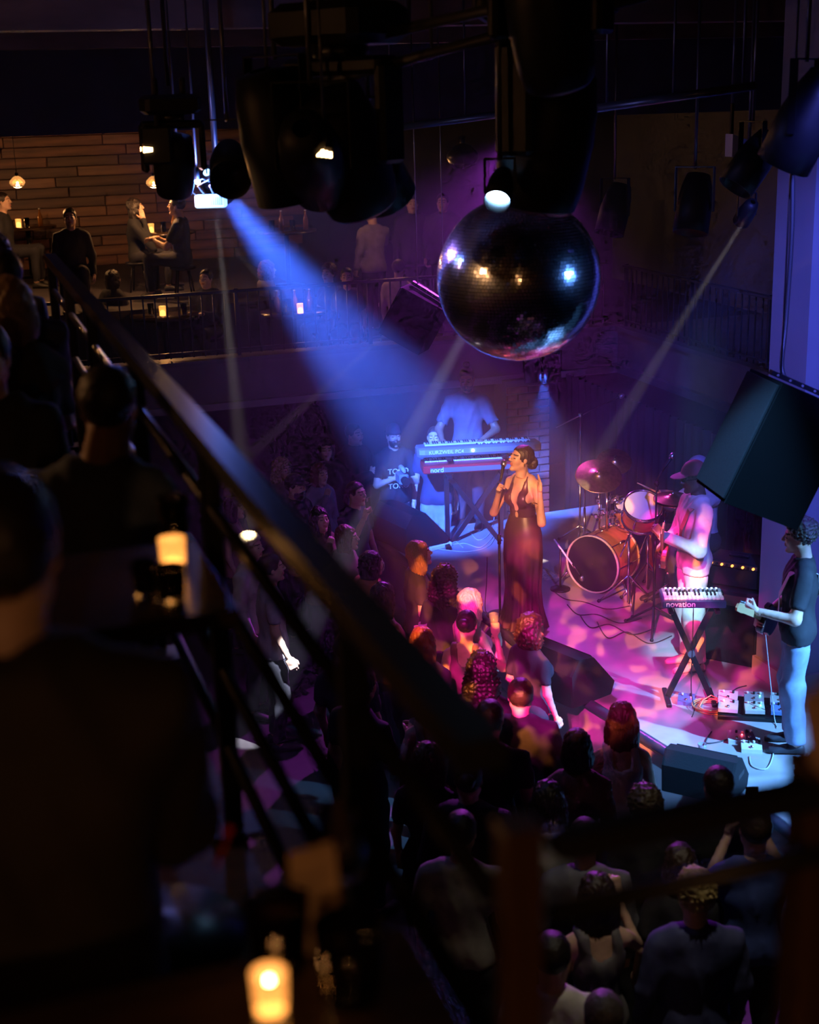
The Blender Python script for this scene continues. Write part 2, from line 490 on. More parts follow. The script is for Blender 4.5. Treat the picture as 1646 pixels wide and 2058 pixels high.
t = thing('corner_post', 'brown square railing post at the bottom middle, close to the camera', 'post', W(0.0, -0.04, MEZZ), TH)
MB().box((0, 0, 0.5), (0.045, 0.045, 1.0), None, 1, .004).obj('shaft', M_post, t)
MB().box((0, 0, 1.005), (0.05, 0.05, 0.012), None, 1, .003).obj('cap', M_post, t)
t = thing('guard_rail', 'short black railing rising from the corner post to the lower right', 'railing', W(0.03, -0.06, MEZZ), TH)
MB().box((0.5, 0, 0.985), (1.0, 0.05, 0.035), None, 1, .01).obj('handrail', MATS['handrail_enamel'], t)
MB().cyl((0, 0, 0.9), (1.0, 0, 0.9), 0.014, n=8).obj('rail_bar', M_rail, t)
for z in (0.62, 0.38):
    MB().cyl((0, 0, z), (1.0, 0, z), 0.012, n=8).obj('rail_bar', M_rail, t)
t = thing('corner_post', 'broad brown post at the lower right end of the short railing', 'post', W(0.405, -0.03, MEZZ), TH)
MB().box((0, 0, 0.5), (0.06, 0.06, 1.0), None, 1, .005).obj('shaft', M_post, t)
MB().box((0, 0, 1.006), (0.066, 0.066, 0.012), None, 1, .003).obj('cap', M_post, t)
# ------------------------------------------------------------------ people: smooth bodies from blended rounded limbs
def seg(P, a, b, r1, r2):
    a = np.asarray(a, np.float32); b = np.asarray(b, np.float32); ba = b - a
    pa = P - a
    h = np.clip((pa @ ba) / max(float(ba @ ba), 1e-9), 0, 1)
    return np.sqrt(((pa - h[..., None] * ba) ** 2).sum(-1)) - (r1 + (r2 - r1) * h)
def ell(P, c, r):
    q = P - np.asarray(c, np.float32); r = np.asarray(r, np.float32)
    k0 = np.sqrt(((q / r) ** 2).sum(-1)); k1 = np.sqrt(((q / (r * r)) ** 2).sum(-1)) + 1e-9
    return k0 * (k0 - 1) / k1
def smin(ds, k=0.03):
    d = ds[0]
    for e in ds[1:]:
        h = np.clip(0.5 + 0.5 * (e - d) / k, 0, 1)
        d = e + (d - e) * h - k * h * (1 - h)
    return d
def grid(lo, hi, c):
    ax = [np.arange(l, h + c, c, dtype=np.float32) for l, h in zip(lo, hi)]
    return np.stack(np.meshgrid(*ax, indexing='ij'), -1), np.asarray(lo, np.float32)
_CN = [(i, j, k) for i in (0, 1) for j in (0, 1) for k in (0, 1)]
_ED = [(a, b) for a in _CN for b in _CN if a < b and sum(abs(x - y) for x, y in zip(a, b)) == 1]
def nets(F, org, c):
    s = F < 0
    nx, ny, nz = F.shape
    cnt = np.zeros((nx - 1, ny - 1, nz - 1), np.int8)
    for i, j, k in _CN:
        cnt += s[i:nx - 1 + i, j:ny - 1 + j, k:nz - 1 + k]
    act = (cnt > 0) & (cnt < 8)
    ai = np.argwhere(act)
    idx = np.full(act.shape, -1, np.int32); idx[act] = np.arange(len(ai))
    acc = np.zeros((len(ai), 3), np.float32); num = np.zeros(len(ai), np.float32)
    for a, b in _ED:
        fa = F[ai[:, 0] + a[0], ai[:, 1] + a[1], ai[:, 2] + a[2]]
        fb = F[ai[:, 0] + b[0], ai[:, 1] + b[1], ai[:, 2] + b[2]]
        m = (fa < 0) != (fb < 0)
        t = np.where(m, fa / np.where(np.abs(fa - fb) < 1e-12, 1, fa - fb), 0)[:, None]
        acc += np.where(m[:, None], np.asarray(a) + (np.asarray(b) - np.asarray(a)) * t, 0); num += m
    V = (ai + acc / np.maximum(num, 1)[:, None]) * c + org
    Q = []
    for ax in range(3):
        o1, o2 = [(1, 2), (2, 0), (0, 1)][ax]
        sl0 = [slice(None)] * 3; sl1 = [slice(None)] * 3
        sl0[ax] = slice(0, -1); sl1[ax] = slice(1, None)
        ch = s[tuple(sl0)] != s[tuple(sl1)]
        e = np.argwhere(ch)
        e = e[(e[:, o1] > 0) & (e[:, o2] > 0) & (e[:, o1] < F.shape[o1] - 1) & (e[:, o2] < F.shape[o2] - 1)]
        if not len(e): continue
        def at(d1, d2):
            q = e.copy(); q[:, o1] -= d1; q[:, o2] -= d2
            return idx[q[:, 0], q[:, 1], q[:, 2]]
        quad = np.stack([at(1, 1), at(0, 1), at(0, 0), at(1, 0)], 1)
        inside = s[e[:, 0], e[:, 1], e[:, 2]]
        quad[~inside] = quad[~inside][:, ::-1]
        Q.append(quad)
    return V, (np.concatenate(Q) if Q else np.zeros((0, 4), np.int32))
def sculpt(fn, lo, hi, c):
    P, o = grid(lo, hi, c)
    return nets(fn(P), o, c)
def rot3(R, V): return V @ np.asarray(R, np.float32).T
def curl(P, f, amp, ph=0.0):
    x, y, z = P[..., 0], P[..., 1], P[..., 2]
    return amp * (np.sin(f * x + 2.1 * np.sin(.7 * f * z + ph)) * np.sin(f * y + 1.7 * np.sin(.8 * f * x)) * np.sin(f * z + ph + 1.3 * np.sin(.6 * f * y)))

# --- head, facing +Y, centre of the skull at the origin
def head_fn(P, male=False, eyes_open=False):
    Q = P.copy(); Q[..., 0] = np.abs(Q[..., 0])
    jw = 1.08 if male else 0.96
    d = smin([ell(Q, (0, -.012, .03), (.074, .094, .088)), ell(Q, (0, .028, -.035), (.056 * jw, .062, .075)),
              seg(Q, (.046 * jw, .0, -.055), (0, .064, -.098), .02, .02), ell(Q, (.032, .058, -.022), (.024, .026, .028))], .025)
    d = smin([d, seg(Q, (0, .08, .034), (.036, .074, .032), .012, .010)], .012)
    d = np.maximum(d, -(ell(Q, (.031, .102, .010), (.017, .02, .012)))) * 1.0 if False else -smin([-d, ell(Q, (.031, .1, .009), (.018, .018, .012))], .012)
    d = smin([d, ell(Q, (.031, .077, .009), (.0145, .0145, .0125))], .004)
    d = smin([d, seg(Q, (0, .09, .018), (0, .112, -.018), .006, .0105), ell(Q, (.010, .1, -.022), (.008, .010, .007))], .010)
    d = smin([d, seg(Q, (0, .094, -.05), (.018, .084, -.053), .0065, .004)], .006)
    d = smin([d, seg(Q, (0, .092, -.062), (.016, .083, -.060), .0075, .004)], .006)
    d = smin([d, ell(Q, (0, .078, -.1), (.018, .016, .015))], .015)
    d = smin([d, ell(Q, (.074, -.008, -.004), (.009, .018, .03))], .008)
    d = smin([d, seg(Q, (0, -.02, -.06), (0, -.035, -.17), .052 * jw, .052 * jw)], .03)
    return d
HEADS = {}
def head_mesh(male, c):
    k = (male, c)
    if k not in HEADS:
        V, Q = sculpt(lambda P: head_fn(P, male), (-.1, -.13, -.17), (.1, .13, .135), c)
        ctr = V[Q].mean(1); x, y, z = np.abs(ctr[:, 0]), ctr[:, 1], ctr[:, 2]
        mi = np.zeros(len(Q), np.int32)
        mi[(x < .022) & (y > .074) & (z < -.044) & (z > -.069)] = 1                      # lips
        mi[(np.abs(z - (.033 - 8 * (x - .03) ** 2)) < .0055) & (x > .012) & (x < .05) & (y > .05)] = 2   # brows
        mi[(np.abs(z - .003) < .0035) & (np.abs(x - .031) < .013) & (y > .07)] = 2        # lashes of lowered lids
        HEADS[k] = (V, Q, mi)
    return HEADS[k]

# --- hand: wrist at origin, fingers +Y, palm faces -Z, thumb towards -X (a right hand)
HANDS = {}
def hand_mesh(pose, c):
    k = (pose, c)
    if k in HANDS: return HANDS[k]
    bend = {'relaxed': (24, 34, 20), 'grip': (62, 88, 55), 'open': (4, 8, 4), 'cup': (38, 48, 25), 'keys': (18, 40, 20)}[pose]
    prims = []
    for i, (x, L) in enumerate(((-.027, .072), (-.009, .08), (.010, .075), (.028, .059))):
        p = np.array((x, .092 - .005 * abs(i - 1), 0.0)); a = 0.0
        spread = (x * (2.6 if pose == 'open' else .8))
        for j, fr in enumerate((.45, .31, .24)):
            a += math.radians(bend[j] * (1 + .08 * i))
            q = p + L * fr * np.array((spread, math.cos(a), -math.sin(a)))
            prims.append((p.copy(), q.copy(), .0092 - .0012 * j, .0084 - .0012 * j)); p = q
    th = {'grip': ((-.034, .05, -.03), (-.012, .078, -.052)), 'cup': ((-.05, .055, -.03), (-.034, .085, -.05)), 'open': ((-.062, .055, -.004), (-.082, .083, -.004)), 'relaxed': ((-.05, .06, -.016), (-.048, .092, -.026)), 'keys': ((-.055, .055, -.016), (-.058, .085, -.026))}[pose]
    prims += [((-.022, .02, -.004), th[0], .014, .0115), (th[0], th[1], .0115, .009)]
    def fn(P):
        q = np.abs(P - np.array((0, .052, 0), np.float32)) - np.array((.03, .036, .005), np.float32)
        palm = np.sqrt((np.maximum(q, 0) ** 2).sum(-1)) + np.minimum(q.max(-1), 0) - .011
        d = smin([palm, seg(P, (0, -.02, 0), (0, .03, 0), .024, .026)], .02)
        fs = [seg(P, *p) for p in prims]
        d2 = fs[0]
        for e in fs[1:]: d2 = np.minimum(d2, e)
        return smin([d, d2], .007)
    HANDS[k] = sculpt(fn, (-.1, -.045, -.11), (.065, .19, .03), c)
    return HANDS[k]

# --- hair styles around the same head
def hair_fn(P, style):
    x, y, z = P[..., 0], P[..., 1], P[..., 2]; ax = np.abs(x)
    cap = ell(P, (0, -.016, .036), (.085, .105, .096))
    line = -(z - (-.045 + .85 * (y + .03) + .0 * ax))          # keep above/behind the hairline
    side = np.maximum(y - .045 - 1.0 * np.maximum(z - .045, 0), -.2)
    ang = np.arctan2(y + .02, x)
    groove = .0035 * np.sin(34 * ang + 5 * np.sin(9 * z)) + .002 * np.sin(71 * ang + 14 * z)
    face = np.minimum(np.minimum(.048 - ax + .03 * (y < 0), y - .015), .062 - z - .25 * ax)    # >0 inside the open face
    if style == 'short':
        return np.maximum(np.maximum(cap + curl(P, 190, .005), line), side)
    if style == 'buzz':
        return np.maximum(np.maximum(cap + .007, line), side)
    if style == 'curly_short':
        return np.maximum(np.maximum(ell(P, (0, -.02, .045), (.097, .115, .108)) + curl(P, 120, .016), line), side - .01)
    if style == 'afro':
        return np.maximum(np.maximum(ell(P, (0, -.028, .05), (.118, .13, .122)) + curl(P, 130, .014), line + .01), y - .055 - .8 * np.maximum(z - .05, 0))
    if style == 'curly_long':
        d = smin([ell(P, (0, -.02, .045), (.1, .118, .105)), ell(P, (0, -.06, -.12), (.135, .085, .19))], .05) + curl(P, 95, .02)
        return np.maximum(d, face * 1.0)
    if style == 'bob':
        d = smin([cap, ell(P, (0, -.035, -.05), (.105, .09, .12))], .04) + groove + curl(P, 60, .006)
        return np.maximum(np.maximum(d, face), -z - .16)
    if style == 'wavy_bob':
        d = smin([ell(P, (0, -.02, .04), (.095, .112, .102)), ell(P, (0, -.04, -.06), (.125, .1, .125))], .04) + groove + curl(P, 75, .014)
        return np.maximum(np.maximum(d, face), -z - .19)
    if style == 'bun':
        d = np.maximum(np.maximum(cap + .004 + groove * .5, line - .01), side)
        return np.minimum(d, ell(P, (0, -.115, .055), (.048, .045, .045)) + curl(P, 150, .005))
    if style == 'topknot':
        d = np.maximum(np.maximum(cap + .006, line), side)
        return np.minimum(d, ell(P, (0, -.03, .15), (.038, .038, .036)) + curl(P, 150, .005))
    if style == 'low_bun':
        d = np.maximum(np.maximum(ell(P, (0, -.02, .034), (.084, .104, .094)) + groove * .7, line - .02), side)
        return smin([d, ell(P, (0, -.125, -.03), (.062, .05, .06)) + curl(P, 120, .006)], .02)
    if style == 'pony':
        d = np.maximum(np.maximum(cap + .003 + groove * .6, line - .01), side)
        return smin([d, seg(P, (0, -.105, .03), (0, -.14, -.08), .03, .028) + groove, seg(P, (0, -.14, -.08), (0, -.125, -.2), .028, .01)], .02)
    if style == 'long':
        d = smin([cap, ell(P, (0, -.05, -.14), (.112, .06, .26)), ell(P, (0, -.02, -.06), (.1, .075, .13))], .045) + groove * 1.4 + curl(P, 40, .006)
        return np.maximum(d, face)
    if style == 'beard':
        d = ell(P, (0, .03, -.065), (.066, .068, .07)) + curl(P, 170, .005)
        return np.maximum(np.maximum(d, z + .035 - .35 * ax), -y - .0)
    if style == 'cap':
        crown = np.maximum(ell(P, (0, -.01, .04), (.088, .108, .105)), -(z - .035 - .10 * y))
        brim = np.maximum(np.maximum(ell(P, (0, .1, .052), (.075, .095, .5)), np.abs(z - (.052 - 1.6 * x * x - .12 * (y - .09))) - .004), -y + .05)
        return smin([crown, brim], .008)
    if style == 'cap_back':
        Q = P.copy(); Q[..., 1] *= -1
        return hair_fn(Q, 'cap')
    return cap
HAIRS = {}
def hair_mesh(style, c):
    k = (style, c)
    if k not in HAIRS:
        lo, hi = {'long': ((-.15, -.16, -.44), (.15, .12, .15)), 'curly_long': ((-.19, -.2, -.36), (.19, .13, .19))}.get(style, ((-.17, -.2, -.24), (.17, .21, .21)))
        HAIRS[k] = sculpt(lambda P: hair_fn(P, style), lo, hi, c)
    return HAIRS[k]

SKINS = {}
def skin(tone):
    if tone not in SKINS:
        c = {'light': (.62, .40, .30), 'tan': (.46, .27, .18), 'brown': (.27, .14, .085), 'dark': (.11, .055, .035)}[tone]
        SKINS[tone] = [mat('skin_' + tone, c, .5, vary=.08, scale=30), mat('lips_' + tone, (c[0] * .75, c[1] * .4, c[2] * .42), .4), mat('brow_' + tone, (.03, .018, .012), .7)]
    return SKINS[tone]
def hairmat(col):
    n = 'hair_%02x%02x%02x' % tuple(int(255 * v) for v in col)
    return mat(n, col, .42, vary=.35, scale=60, bump=.2, aniso=(6, 6, .7))
def cloth(col, rough=.8):
    n = 'cloth_%02x%02x%02x_%d' % (*[int(255 * v) for v in col], int(rough * 10))
    return mat(n, col, rough, vary=.14, scale=14, bump=.12)

def orient(fdir, palm):
    """rotation taking hand +Y to fdir and -Z to palm"""
    y = Vector(fdir).normalized(); z = -Vector(palm); z = (z - y * z.dot(y)).normalized(); x = y.cross(z)
    return np.array(Matrix((x, y, z)).transposed())

def person(label, loc, yaw, h=1.72, sex='f', tone='light', hair='long', haircol=(.05, .03, .02), top=('tee', (.03, .03, .035)), legs=('trousers', (.03, .03, .04)),
           arms=None, hands=None, head=(0, 0, 0), lean=(0, 0), sit=None, cell=.024, fine=False, group=None, shoes=(.03, .03, .03), feet=None, beard=None, dress=None, cut=None):
    """loc: point under the feet; yaw in degrees, 0 faces +Y; joints are given for a 1.75 m figure."""
    k = h / 1.75
    male = sex == 'm'
    root = thing('person', label, 'person', loc, math.radians(yaw), group)
    drop = 0.0 if sit is None else .92 - sit
    def up(p):
        t = max(0.0, (p[2] - .92) / .6)
        return np.array((p[0] + lean[0] * t, p[1] + lean[1] * t, p[2] - drop))
    sw = .168 if male else .145
    A = {'R': ((sw + .06, -.02, 1.14), (sw + .07, .08, .9)), 'L': ((-sw - .06, -.02, 1.14), (-sw - .07, .08, .9))}
    A.update(arms or {})
    Hd = {'R': ('relaxed', None, None), 'L': ('relaxed', None, None)}
    Hd.update(hands or {})
    prim = {}
    prim['torso'] = [('e', up((0, 0, .96)), (.152, .115, .13)), ('e', up((0, 0, 1.10)), (.135 if male else .112, .092, .17)),
                     ('e', up((0, .0, 1.27)), (.158 if male else .132, .108, .18)), ('s', up((-sw + .04, -.015, 1.385)), up((sw - .04, -.015, 1.385)), .05, .05), ('s', up((-.07, -.02, 1.43)), up((.07, -.02, 1.43)), .05, .05)]
    if not male:
        prim['torso'] += [('e', up((.068, .088, 1.27)), (.062, .055, .062)), ('e', up((-.068, .088, 1.27)), (.062, .055, .062))]
    prim['neck'] = [('s', up((0, -.02, 1.42)), up((0, .0, 1.57)), .055 if male else .046, .05 if male else .043)]
    for s, sg in (('R', 1), ('L', -1)):
        sh = up((sg * sw, -.01, 1.385)); el, wr = np.array(A[s][0]), np.array(A[s][1])
        el = el - (0, 0, drop); wr = wr - (0, 0, drop)
        A[s] = (el, wr)
        g = 1.0 if male else .84
        prim['upper' + s] = [('s', sh, el, .054 * g, .042 * g)]
        prim['fore' + s] = [('s', el, wr, .042 * g, .027 * g)]
        if sit is None:
            ft = np.array(feet[s]) if feet else np.array((sg * .10, -.02, .07))
            hip = np.array((sg * .085, 0, .92)); kn = (hip + ft) / 2 + (0, .035, .02)
        else:
            hip = np.array((sg * .085, 0, sit + .02)); kn = np.array((sg * .13, .42, sit + .05)); ft = np.array((sg * .13, .40, .07))
            if feet: ft = np.array(feet[s])
        prim['thigh' + s] = [('s', hip, kn, .088, .06)]
        prim['calf' + s] = [('s', kn, ft, .058, .038)]
        prim['ft' + s] = ft
    allp = [p for n, v in prim.items() if not n.startswith('ft') for p in v]
    lo = np.min([np.minimum(p[1], p[2]) - max(p[3], p[4]) if p[0] == 's' else p[1] - p[2] for p in allp], 0) - .06
    hi = np.max([np.maximum(p[1], p[2]) + max(p[3], p[4]) if p[0] == 's' else p[1] + p[2] for p in allp], 0) + .06
    P, org = grid(lo, hi, cell)
    D = {}
    for n, v in prim.items():
        if n.startswith('ft'): continue
        D[n] = smin([seg(P, *p[1:]) if p[0] == 's' else ell(P, *p[1:]) for p in v], .04)
    limbs = ['upperR', 'foreR', 'upperL', 'foreL', 'thighR', 'calfR', 'thighL', 'calfL']
    body = D['torso']
    for a in (['neck', 'thighR', 'thighL'], ['upperR', 'upperL'], ['calfR', 'calfL', 'foreR', 'foreL']):
        for n in a: body = smin([body, D[n]], .025)
    parts = [nets(body, org, cell)]
    mis = [np.zeros(len(parts[0][1]), np.int32)]
    # head
    neck_top = up((0, .0, 1.57))
    hc = up((0, .025, 1.625))
    R = np.array((Matrix.Rotation(math.radians(head[0]), 3, 'Z') @ Matrix.Rotation(math.radians(head[1]), 3, 'X') @ Matrix.Rotation(math.radians(head[2]), 3, 'Y')))
    hcell = .005 if fine else .0075
    V, Q, mi = head_mesh(male, hcell)
    parts.append((rot3(R, V) + hc, Q)); mis.append(mi)
    # hands
    for s, sg in (('R', 1), ('L', -1)):
        pose, fd, palm = Hd[s]
        el, wr = A[s]
        fd = np.array(fd) if fd is not None else (wr - el)
        palm = palm if palm is not None else (-sg, .1, 0)
        V, Q = hand_mesh(pose, .0042 if fine else .0062)
        g = 1.0 if male else .9
        V = V * g; Q2 = Q
        if s == 'L':
            V = V * np.array((-1, 1, 1), np.float32); Q2 = Q[:, ::-1]
        parts.append((rot3(orient(fd, palm), V) + wr, Q2)); mis.append(np.zeros(len(Q), np.int32))
    off = 0; VV, QQ = [], []
    for V, Q in parts:
        VV.append(V); QQ.append(Q + off); off += len(V)
    link('body', mesh_np('body', np.concatenate(VV) * k, np.concatenate(QQ), skin(tone), True, np.concatenate(mis)), root)
    # hair
    hcl = .006 if fine else .009
    for st, colr, nm in ((hair, haircol, 'hair'), (beard, (.02, .014, .01), 'beard')):
        if not st or st == 'bald': continue
        sts = [(st, nm)]
        if st.startswith('cap'): sts = [(st, 'cap'), ('short', 'hair')]
        for s2, n2 in sts:
            V, Q = hair_mesh(s2, hcl)
            m = cloth(haircol, .7) if n2 == 'cap' else hairmat(colr if not st.startswith('cap') else (.02, .014, .01))
            if n2 == 'hair' and st.startswith('cap'): V = V * np.array((.97, .97, .93), np.float32)
            link(n2, mesh_np(n2, (rot3(R, V) + hc) * k, Q, m), root)
    # clothes
    z = P[..., 2]; y = P[..., 1]; x = P[..., 0]
    fold = .005 * np.sin(26 * z + 9 * np.sin(11 * x) + 7 * y) + .004 * np.sin(37 * x + 15 * z)
    if top:
        kind, col = top[0], top[1]
        t = {'tee': .016, 'long': .02, 'tank': .012, 'jacket': .032, 'shawl': .042}[kind]
        hem = {'tee': .86, 'long': .84, 'tank': .88, 'jacket': .78, 'shawl': .9}[kind] - drop
        d = D['torso'] - t
        if sit is None: d = smin([d, D['thighR'] - t, D['thighL'] - t], .03)
        if kind != 'tank':
            d = smin([d, D['upperR'] - t, D['upperL'] - t], .022)
            if kind in ('long', 'jacket', 'shawl'):
                d = smin([d, D['foreR'] - t * .8, D['foreL'] - t * .8], .02)
            else:
                for s in 'RL':     # end the sleeve above the elbow
                    e = A[s][0]; sh = up(((sw if s == 'R' else -sw), -.01, 1.385)); u = (sh - e) / np.linalg.norm(sh - e)
                    cutp = .07 - ((P - e.astype(np.float32)) @ u.astype(np.float32))
                    near = np.maximum(D['upper' + s], D['fore' + s]*0 + D['upper' + s]) - .05
                    d = np.where(near < 0, np.maximum(d, np.where(D['torso'] > t + .004, cutp, -1)), d)
            d = np.where(True, d, d)
        else:
            d = np.maximum(d, z - (1.37 + .35 * np.abs(np.abs(x) - .09) * -1 + .0) + drop) if False else np.maximum(d, np.minimum(z + drop - 1.33, np.abs(np.abs(x) - .088) - .032))
            d = np.maximum(d, z + drop - 1.50)
        neckd = np.maximum(D['neck'] - t - (.012 if kind in ('jacket', 'shawl') else .0), z + drop - (1.50 if kind in ('jacket', 'shawl') else 1.47) - .0)
        if kind != 'tank': d = smin([d, neckd], .03)
        d = np.maximum(d + fold, hem - z)
        V, Q = nets(d, org, cell)
        link({'tee': 't_shirt', 'long': 'sweater', 'tank': 'tank_top', 'jacket': 'jacket', 'shawl': 'shawl'}[kind], mesh_np('top', V * k, Q, cloth(col, top[2] if len(top) > 2 else .8)), root)
    if legs:
        d = smin([np.maximum(D['torso'], z - 1.06 + drop), D['thighR'], D['thighL']], .04)
        d = smin([d, D['calfR'], D['calfL']], .03) - np.where(z > .84 - drop, .006, .013) if sit is None else smin([d, D['calfR'], D['calfL']], .03) - .012
        if legs[0] == 'wide': d = smin([d, D['calfR'] - .032, D['calfL'] - .032], .03)
        d = np.maximum(np.maximum(d + fold * .8, z - (1.02 if sit is None else 1.07) + drop), .085 - z)
        V, Q = nets(d, org, cell)
        link('trousers', mesh_np('trousers', V * k, Q, cloth(legs[1], .85)), root)
        for s, sg in (('R', 1), ('L', -1)):
            ft = prim['ft' + s]
            mb = MB()
            rings = []
            for yy, ww, hh in ((-.075, .022, .05), (-.06, .034, .08), (0, .038, .10), (.05, .042, .075), (.12, .046, .055), (.17, .04, .045), (.195, .022, .03)):
                rings.append([((ft[0] + ww * math.cos(q)) * k, (ft[1] + .01 + yy) * k, (ft[2] - .07 + max(0.0, hh / 2 + hh / 2 * math.sin(q))) * k) for q in [2 * math.pi * i / 12 for i in range(12)]])
            mb.loft(rings, None, True, True)
            mb.obj('shoe', cloth(shoes, .5), root)
    return root, {'hc': hc * k, 'R': R, 'k': k, 'A': A, 'P': P, 'org': org, 'D': D, 'cell': cell}
# ------------------------------------------------------------------ small builders for stage gear
M_maple = mat('amber_maple', (0.42, 0.17, 0.06), 0.3, vary=0.25, scale=5, aniso=(1, 1, 5))
M_head = mat('drum_skin', (0.72, 0.70, 0.66), 0.45)
M_brass = mat('cymbal_bronze', (0.62, 0.42, 0.2), 0.28, 1.0, vary=0.15, scale=30)
M_cable = mat('black_cable', (0.02, 0.02, 0.022), 0.5)
M_cablew = mat('pale_cable', (0.45, 0.47, 0.5), 0.5)
M_cableo = mat('orange_cable', (0.55, 0.27, 0.10), 0.5)
M_key = mat('ivory_keys', (0.8, 0.8, 0.77), 0.3)
M_ebony = mat('ebony_keys', (0.01, 0.01, 0.01), 0.3)
M_print = mat('white_print', (0.8, 0.82, 0.85), 0.5)
M_stick = mat('hickory', (0.6, 0.42, 0.24), 0.5)
M_grille = mat('speaker_grille', (0.009, 0.009, 0.01), 0.8, vary=0.4, scale=160, spec=0.1)
M_carpet = mat('speaker_box', (0.01, 0.01, 0.012), 0.9, bump=0.1, scale=80, spec=0.12)

def cable(label, pts, m=M_cable, r=0.006, group=None):
    """a lead lying along pts (world), smoothed"""
    pts = [Vector(p) for p in pts]; out = []
    for i in range(len(pts) - 1):
        p0, p1, p2, p3 = pts[max(i - 1, 0)], pts[i], pts[i + 1], pts[min(i + 2, len(pts) - 1)]
        for k in range(8):
            t = k / 8
            out.append(0.5 * ((2 * p1) + (p2 - p0) * t + (2 * p0 - 5 * p1 + 4 * p2 - p3) * t * t + (3 * p1 - p0 - 3 * p2 + p3) * t ** 3))
    out.append(pts[-1])
    o = pts[0].copy()
    ob = MB().tube([p - o for p in out], r, 6).obj('cable', m)
    ob.location = o
    return tag(ob, label, 'cable', group)
def legs3(t, z, spread, m=BLACKM, rot=0.0, r=0.011):
    for i in range(3):
        a = rot + i * 2 * math.pi / 3
        lg = MB().cyl((0, 0, z), (spread * math.cos(a), spread * math.sin(a), 0.012), r, n=8).obj('leg', m, t)
        MB().ball((spread * math.cos(a), spread * math.sin(a), 0.014), 0.018, 8).obj('rubber_foot', RUBBER, lg)
def mic_head(t, M, wire=STEEL):
    b = MB().lathe([(0.009, -.16), (0.012, -.10), (0.0165, -.03), (0.018, -.01)], 12, M).obj('microphone', BLACKM, t)
    MB().lathe([(0.019, -.012), (0.0255, 0.0), (0.0265, .015), (0.023, .035), (0.012, .047), (0.003, .05)], 14, M).obj('mesh_ball', wire, b)
def mic_stand(label, loc, height, boom=None, m=BLACKM, spread=.3, round_base=False, rot=.3, mic=True):
    t = thing('microphone_stand', label, 'mic stand', loc)
    if round_base:
        MB().lathe([(.02, .03), (.12, .025), (.13, .012), (.13, 0)], 20).obj('base', m, t)
    else:
        legs3(t, .22, spread, m, rot)
    MB().cyl((0, 0, .02), (0, 0, height * .6), .012, n=8).obj('lower_tube', m, t)
    MB().cyl((0, 0, height * .55), (0, 0, height), .008, n=8).obj('upper_tube', STEEL if m is BLACKM else m, t)
    MB().cyl((0, 0, height * .55), (0, 0, height * .62), .018, n=10).obj('clutch', m, t)
    if boom:
        a, b = Vector(boom[0]), Vector(boom[1])
        MB().cyl(a, b, .008, n=8).obj('boom_arm', m, t)
        MB().ball((0, 0, height), .025, 8).obj('boom_joint', m, t)
        if mic:
            mic_head(t, frame(b, (0, 0, 1), b - a) @ T(0, 0, .1) if False else aim(b, a - b) @ T(0, 0, .05))
    return t

# keyboards ----------------------------------------------------------
def keybed(t, L, D, n, z, y0=0.0):
    """n white keys in one row; each key its own piece"""
    w = L / n
    me = MB().box((0, 0, 0), (w * .93, D, .014), None, 1, .0015).mesh('white_key', M_key)
    mb = MB().box((0, 0, 0), (w * .5, D * .62, .014), None, .9).mesh('black_key', M_ebony)
    for i in range(n):
        link('white_key', me, t, (-L / 2 + (i + .5) * w, y0, z))
        if i % 7 in (0, 1, 3, 4, 5) and i < n - 1:
            link('black_key', mb, t, (-L / 2 + (i + 1) * w, y0 + D * .19, z + .012))
M_led = mat('blue_led', (.1, .3, 1), .3, emit=(.35, .65, 1.0), power=30)

# player side is local +y -> keys there; rear panel with the name at local -y
def key_x_stand(t, h, w, d, m=BLACKM):
    for s in (-1, 1):
        lg = MB(); lg.box((0, 0, 0), (.045, .03, math.hypot(w, h)), T(0, s * .02, h / 2) @ RY(s * math.degrees(math.atan2(w, h))))
        o = lg.obj('cross_leg', m, t)
        MB().box((s * w / 2 * -1, 0, .015), (.04, d, .03), None, 1, .005).obj('foot_bar', m, o)
        MB().box((s * w / 2, 0, h - .015), (.04, d, .03), None, 1, .005).obj('support_bar', m, o)
    MB().cyl((0, -.05, h / 2), (0, .05, h / 2), .03, n=12).obj('pivot', STEEL, t)

# stand and two keyboards at the far end of the stage
KPOS = on(955, 1085, 0)
KYAW = math.radians(6)
def kloc(x, y, z): return KPOS + Matrix.Rotation(KYAW, 3, 'Z') @ Vector((x, y, z))
t = thing('keyboard_stand', 'black two-tier keyboard stand with crossed legs by the singer', 'keyboard stand', KPOS, KYAW)
for s in (-1, 1):
    st = MB(); st.box((s * .30, .05, .40), (.05, .05, .84)); st.obj('upright', BLACKM, t)
    a = MB().box((s * .30, -.02, .79), (.05, .42, .035)).obj('lower_arm', BLACKM, t)
    MB().box((s * .30, -.0, .985), (.05, .42, .03)).obj('upper_arm', BLACKM, t)
    MB().box((s * .30, .2, .89), (.05, .05, .2)).obj('riser', BLACKM, t)
    MB().box((0, 0, 0), (.05, .045, .95), T(0, s * .03 - .05, .36) @ RY(s * 36)).obj('cross_leg', BLACKM, t)
    MB().box((s * .34, -.05, .02), (.06, .55, .04), None, 1, .006).obj('foot_bar', BLACKM, t)
t = thing('stage_keyboard', 'red stage piano on the lower tier of the keyboard stand', 'keyboard', kloc(0, 0, .815), KYAW)
MB().box((0, 0, .05), (1.15, .30, .09), None, 1, .012).obj('case', RED, t)
MB().box((-.0, .0, .097), (1.14, .295, .006)).obj('top_panel', mat('red_panel', (.42, .02, .02), .35), t)
MB().box((0, -.153, .045), (1.0, .006, .05)).obj('rear_panel', mat('rear_steel', (.25, .25, .27), .4, .6), t)
keybed(t, 1.08, .14, 43, .107, .065)
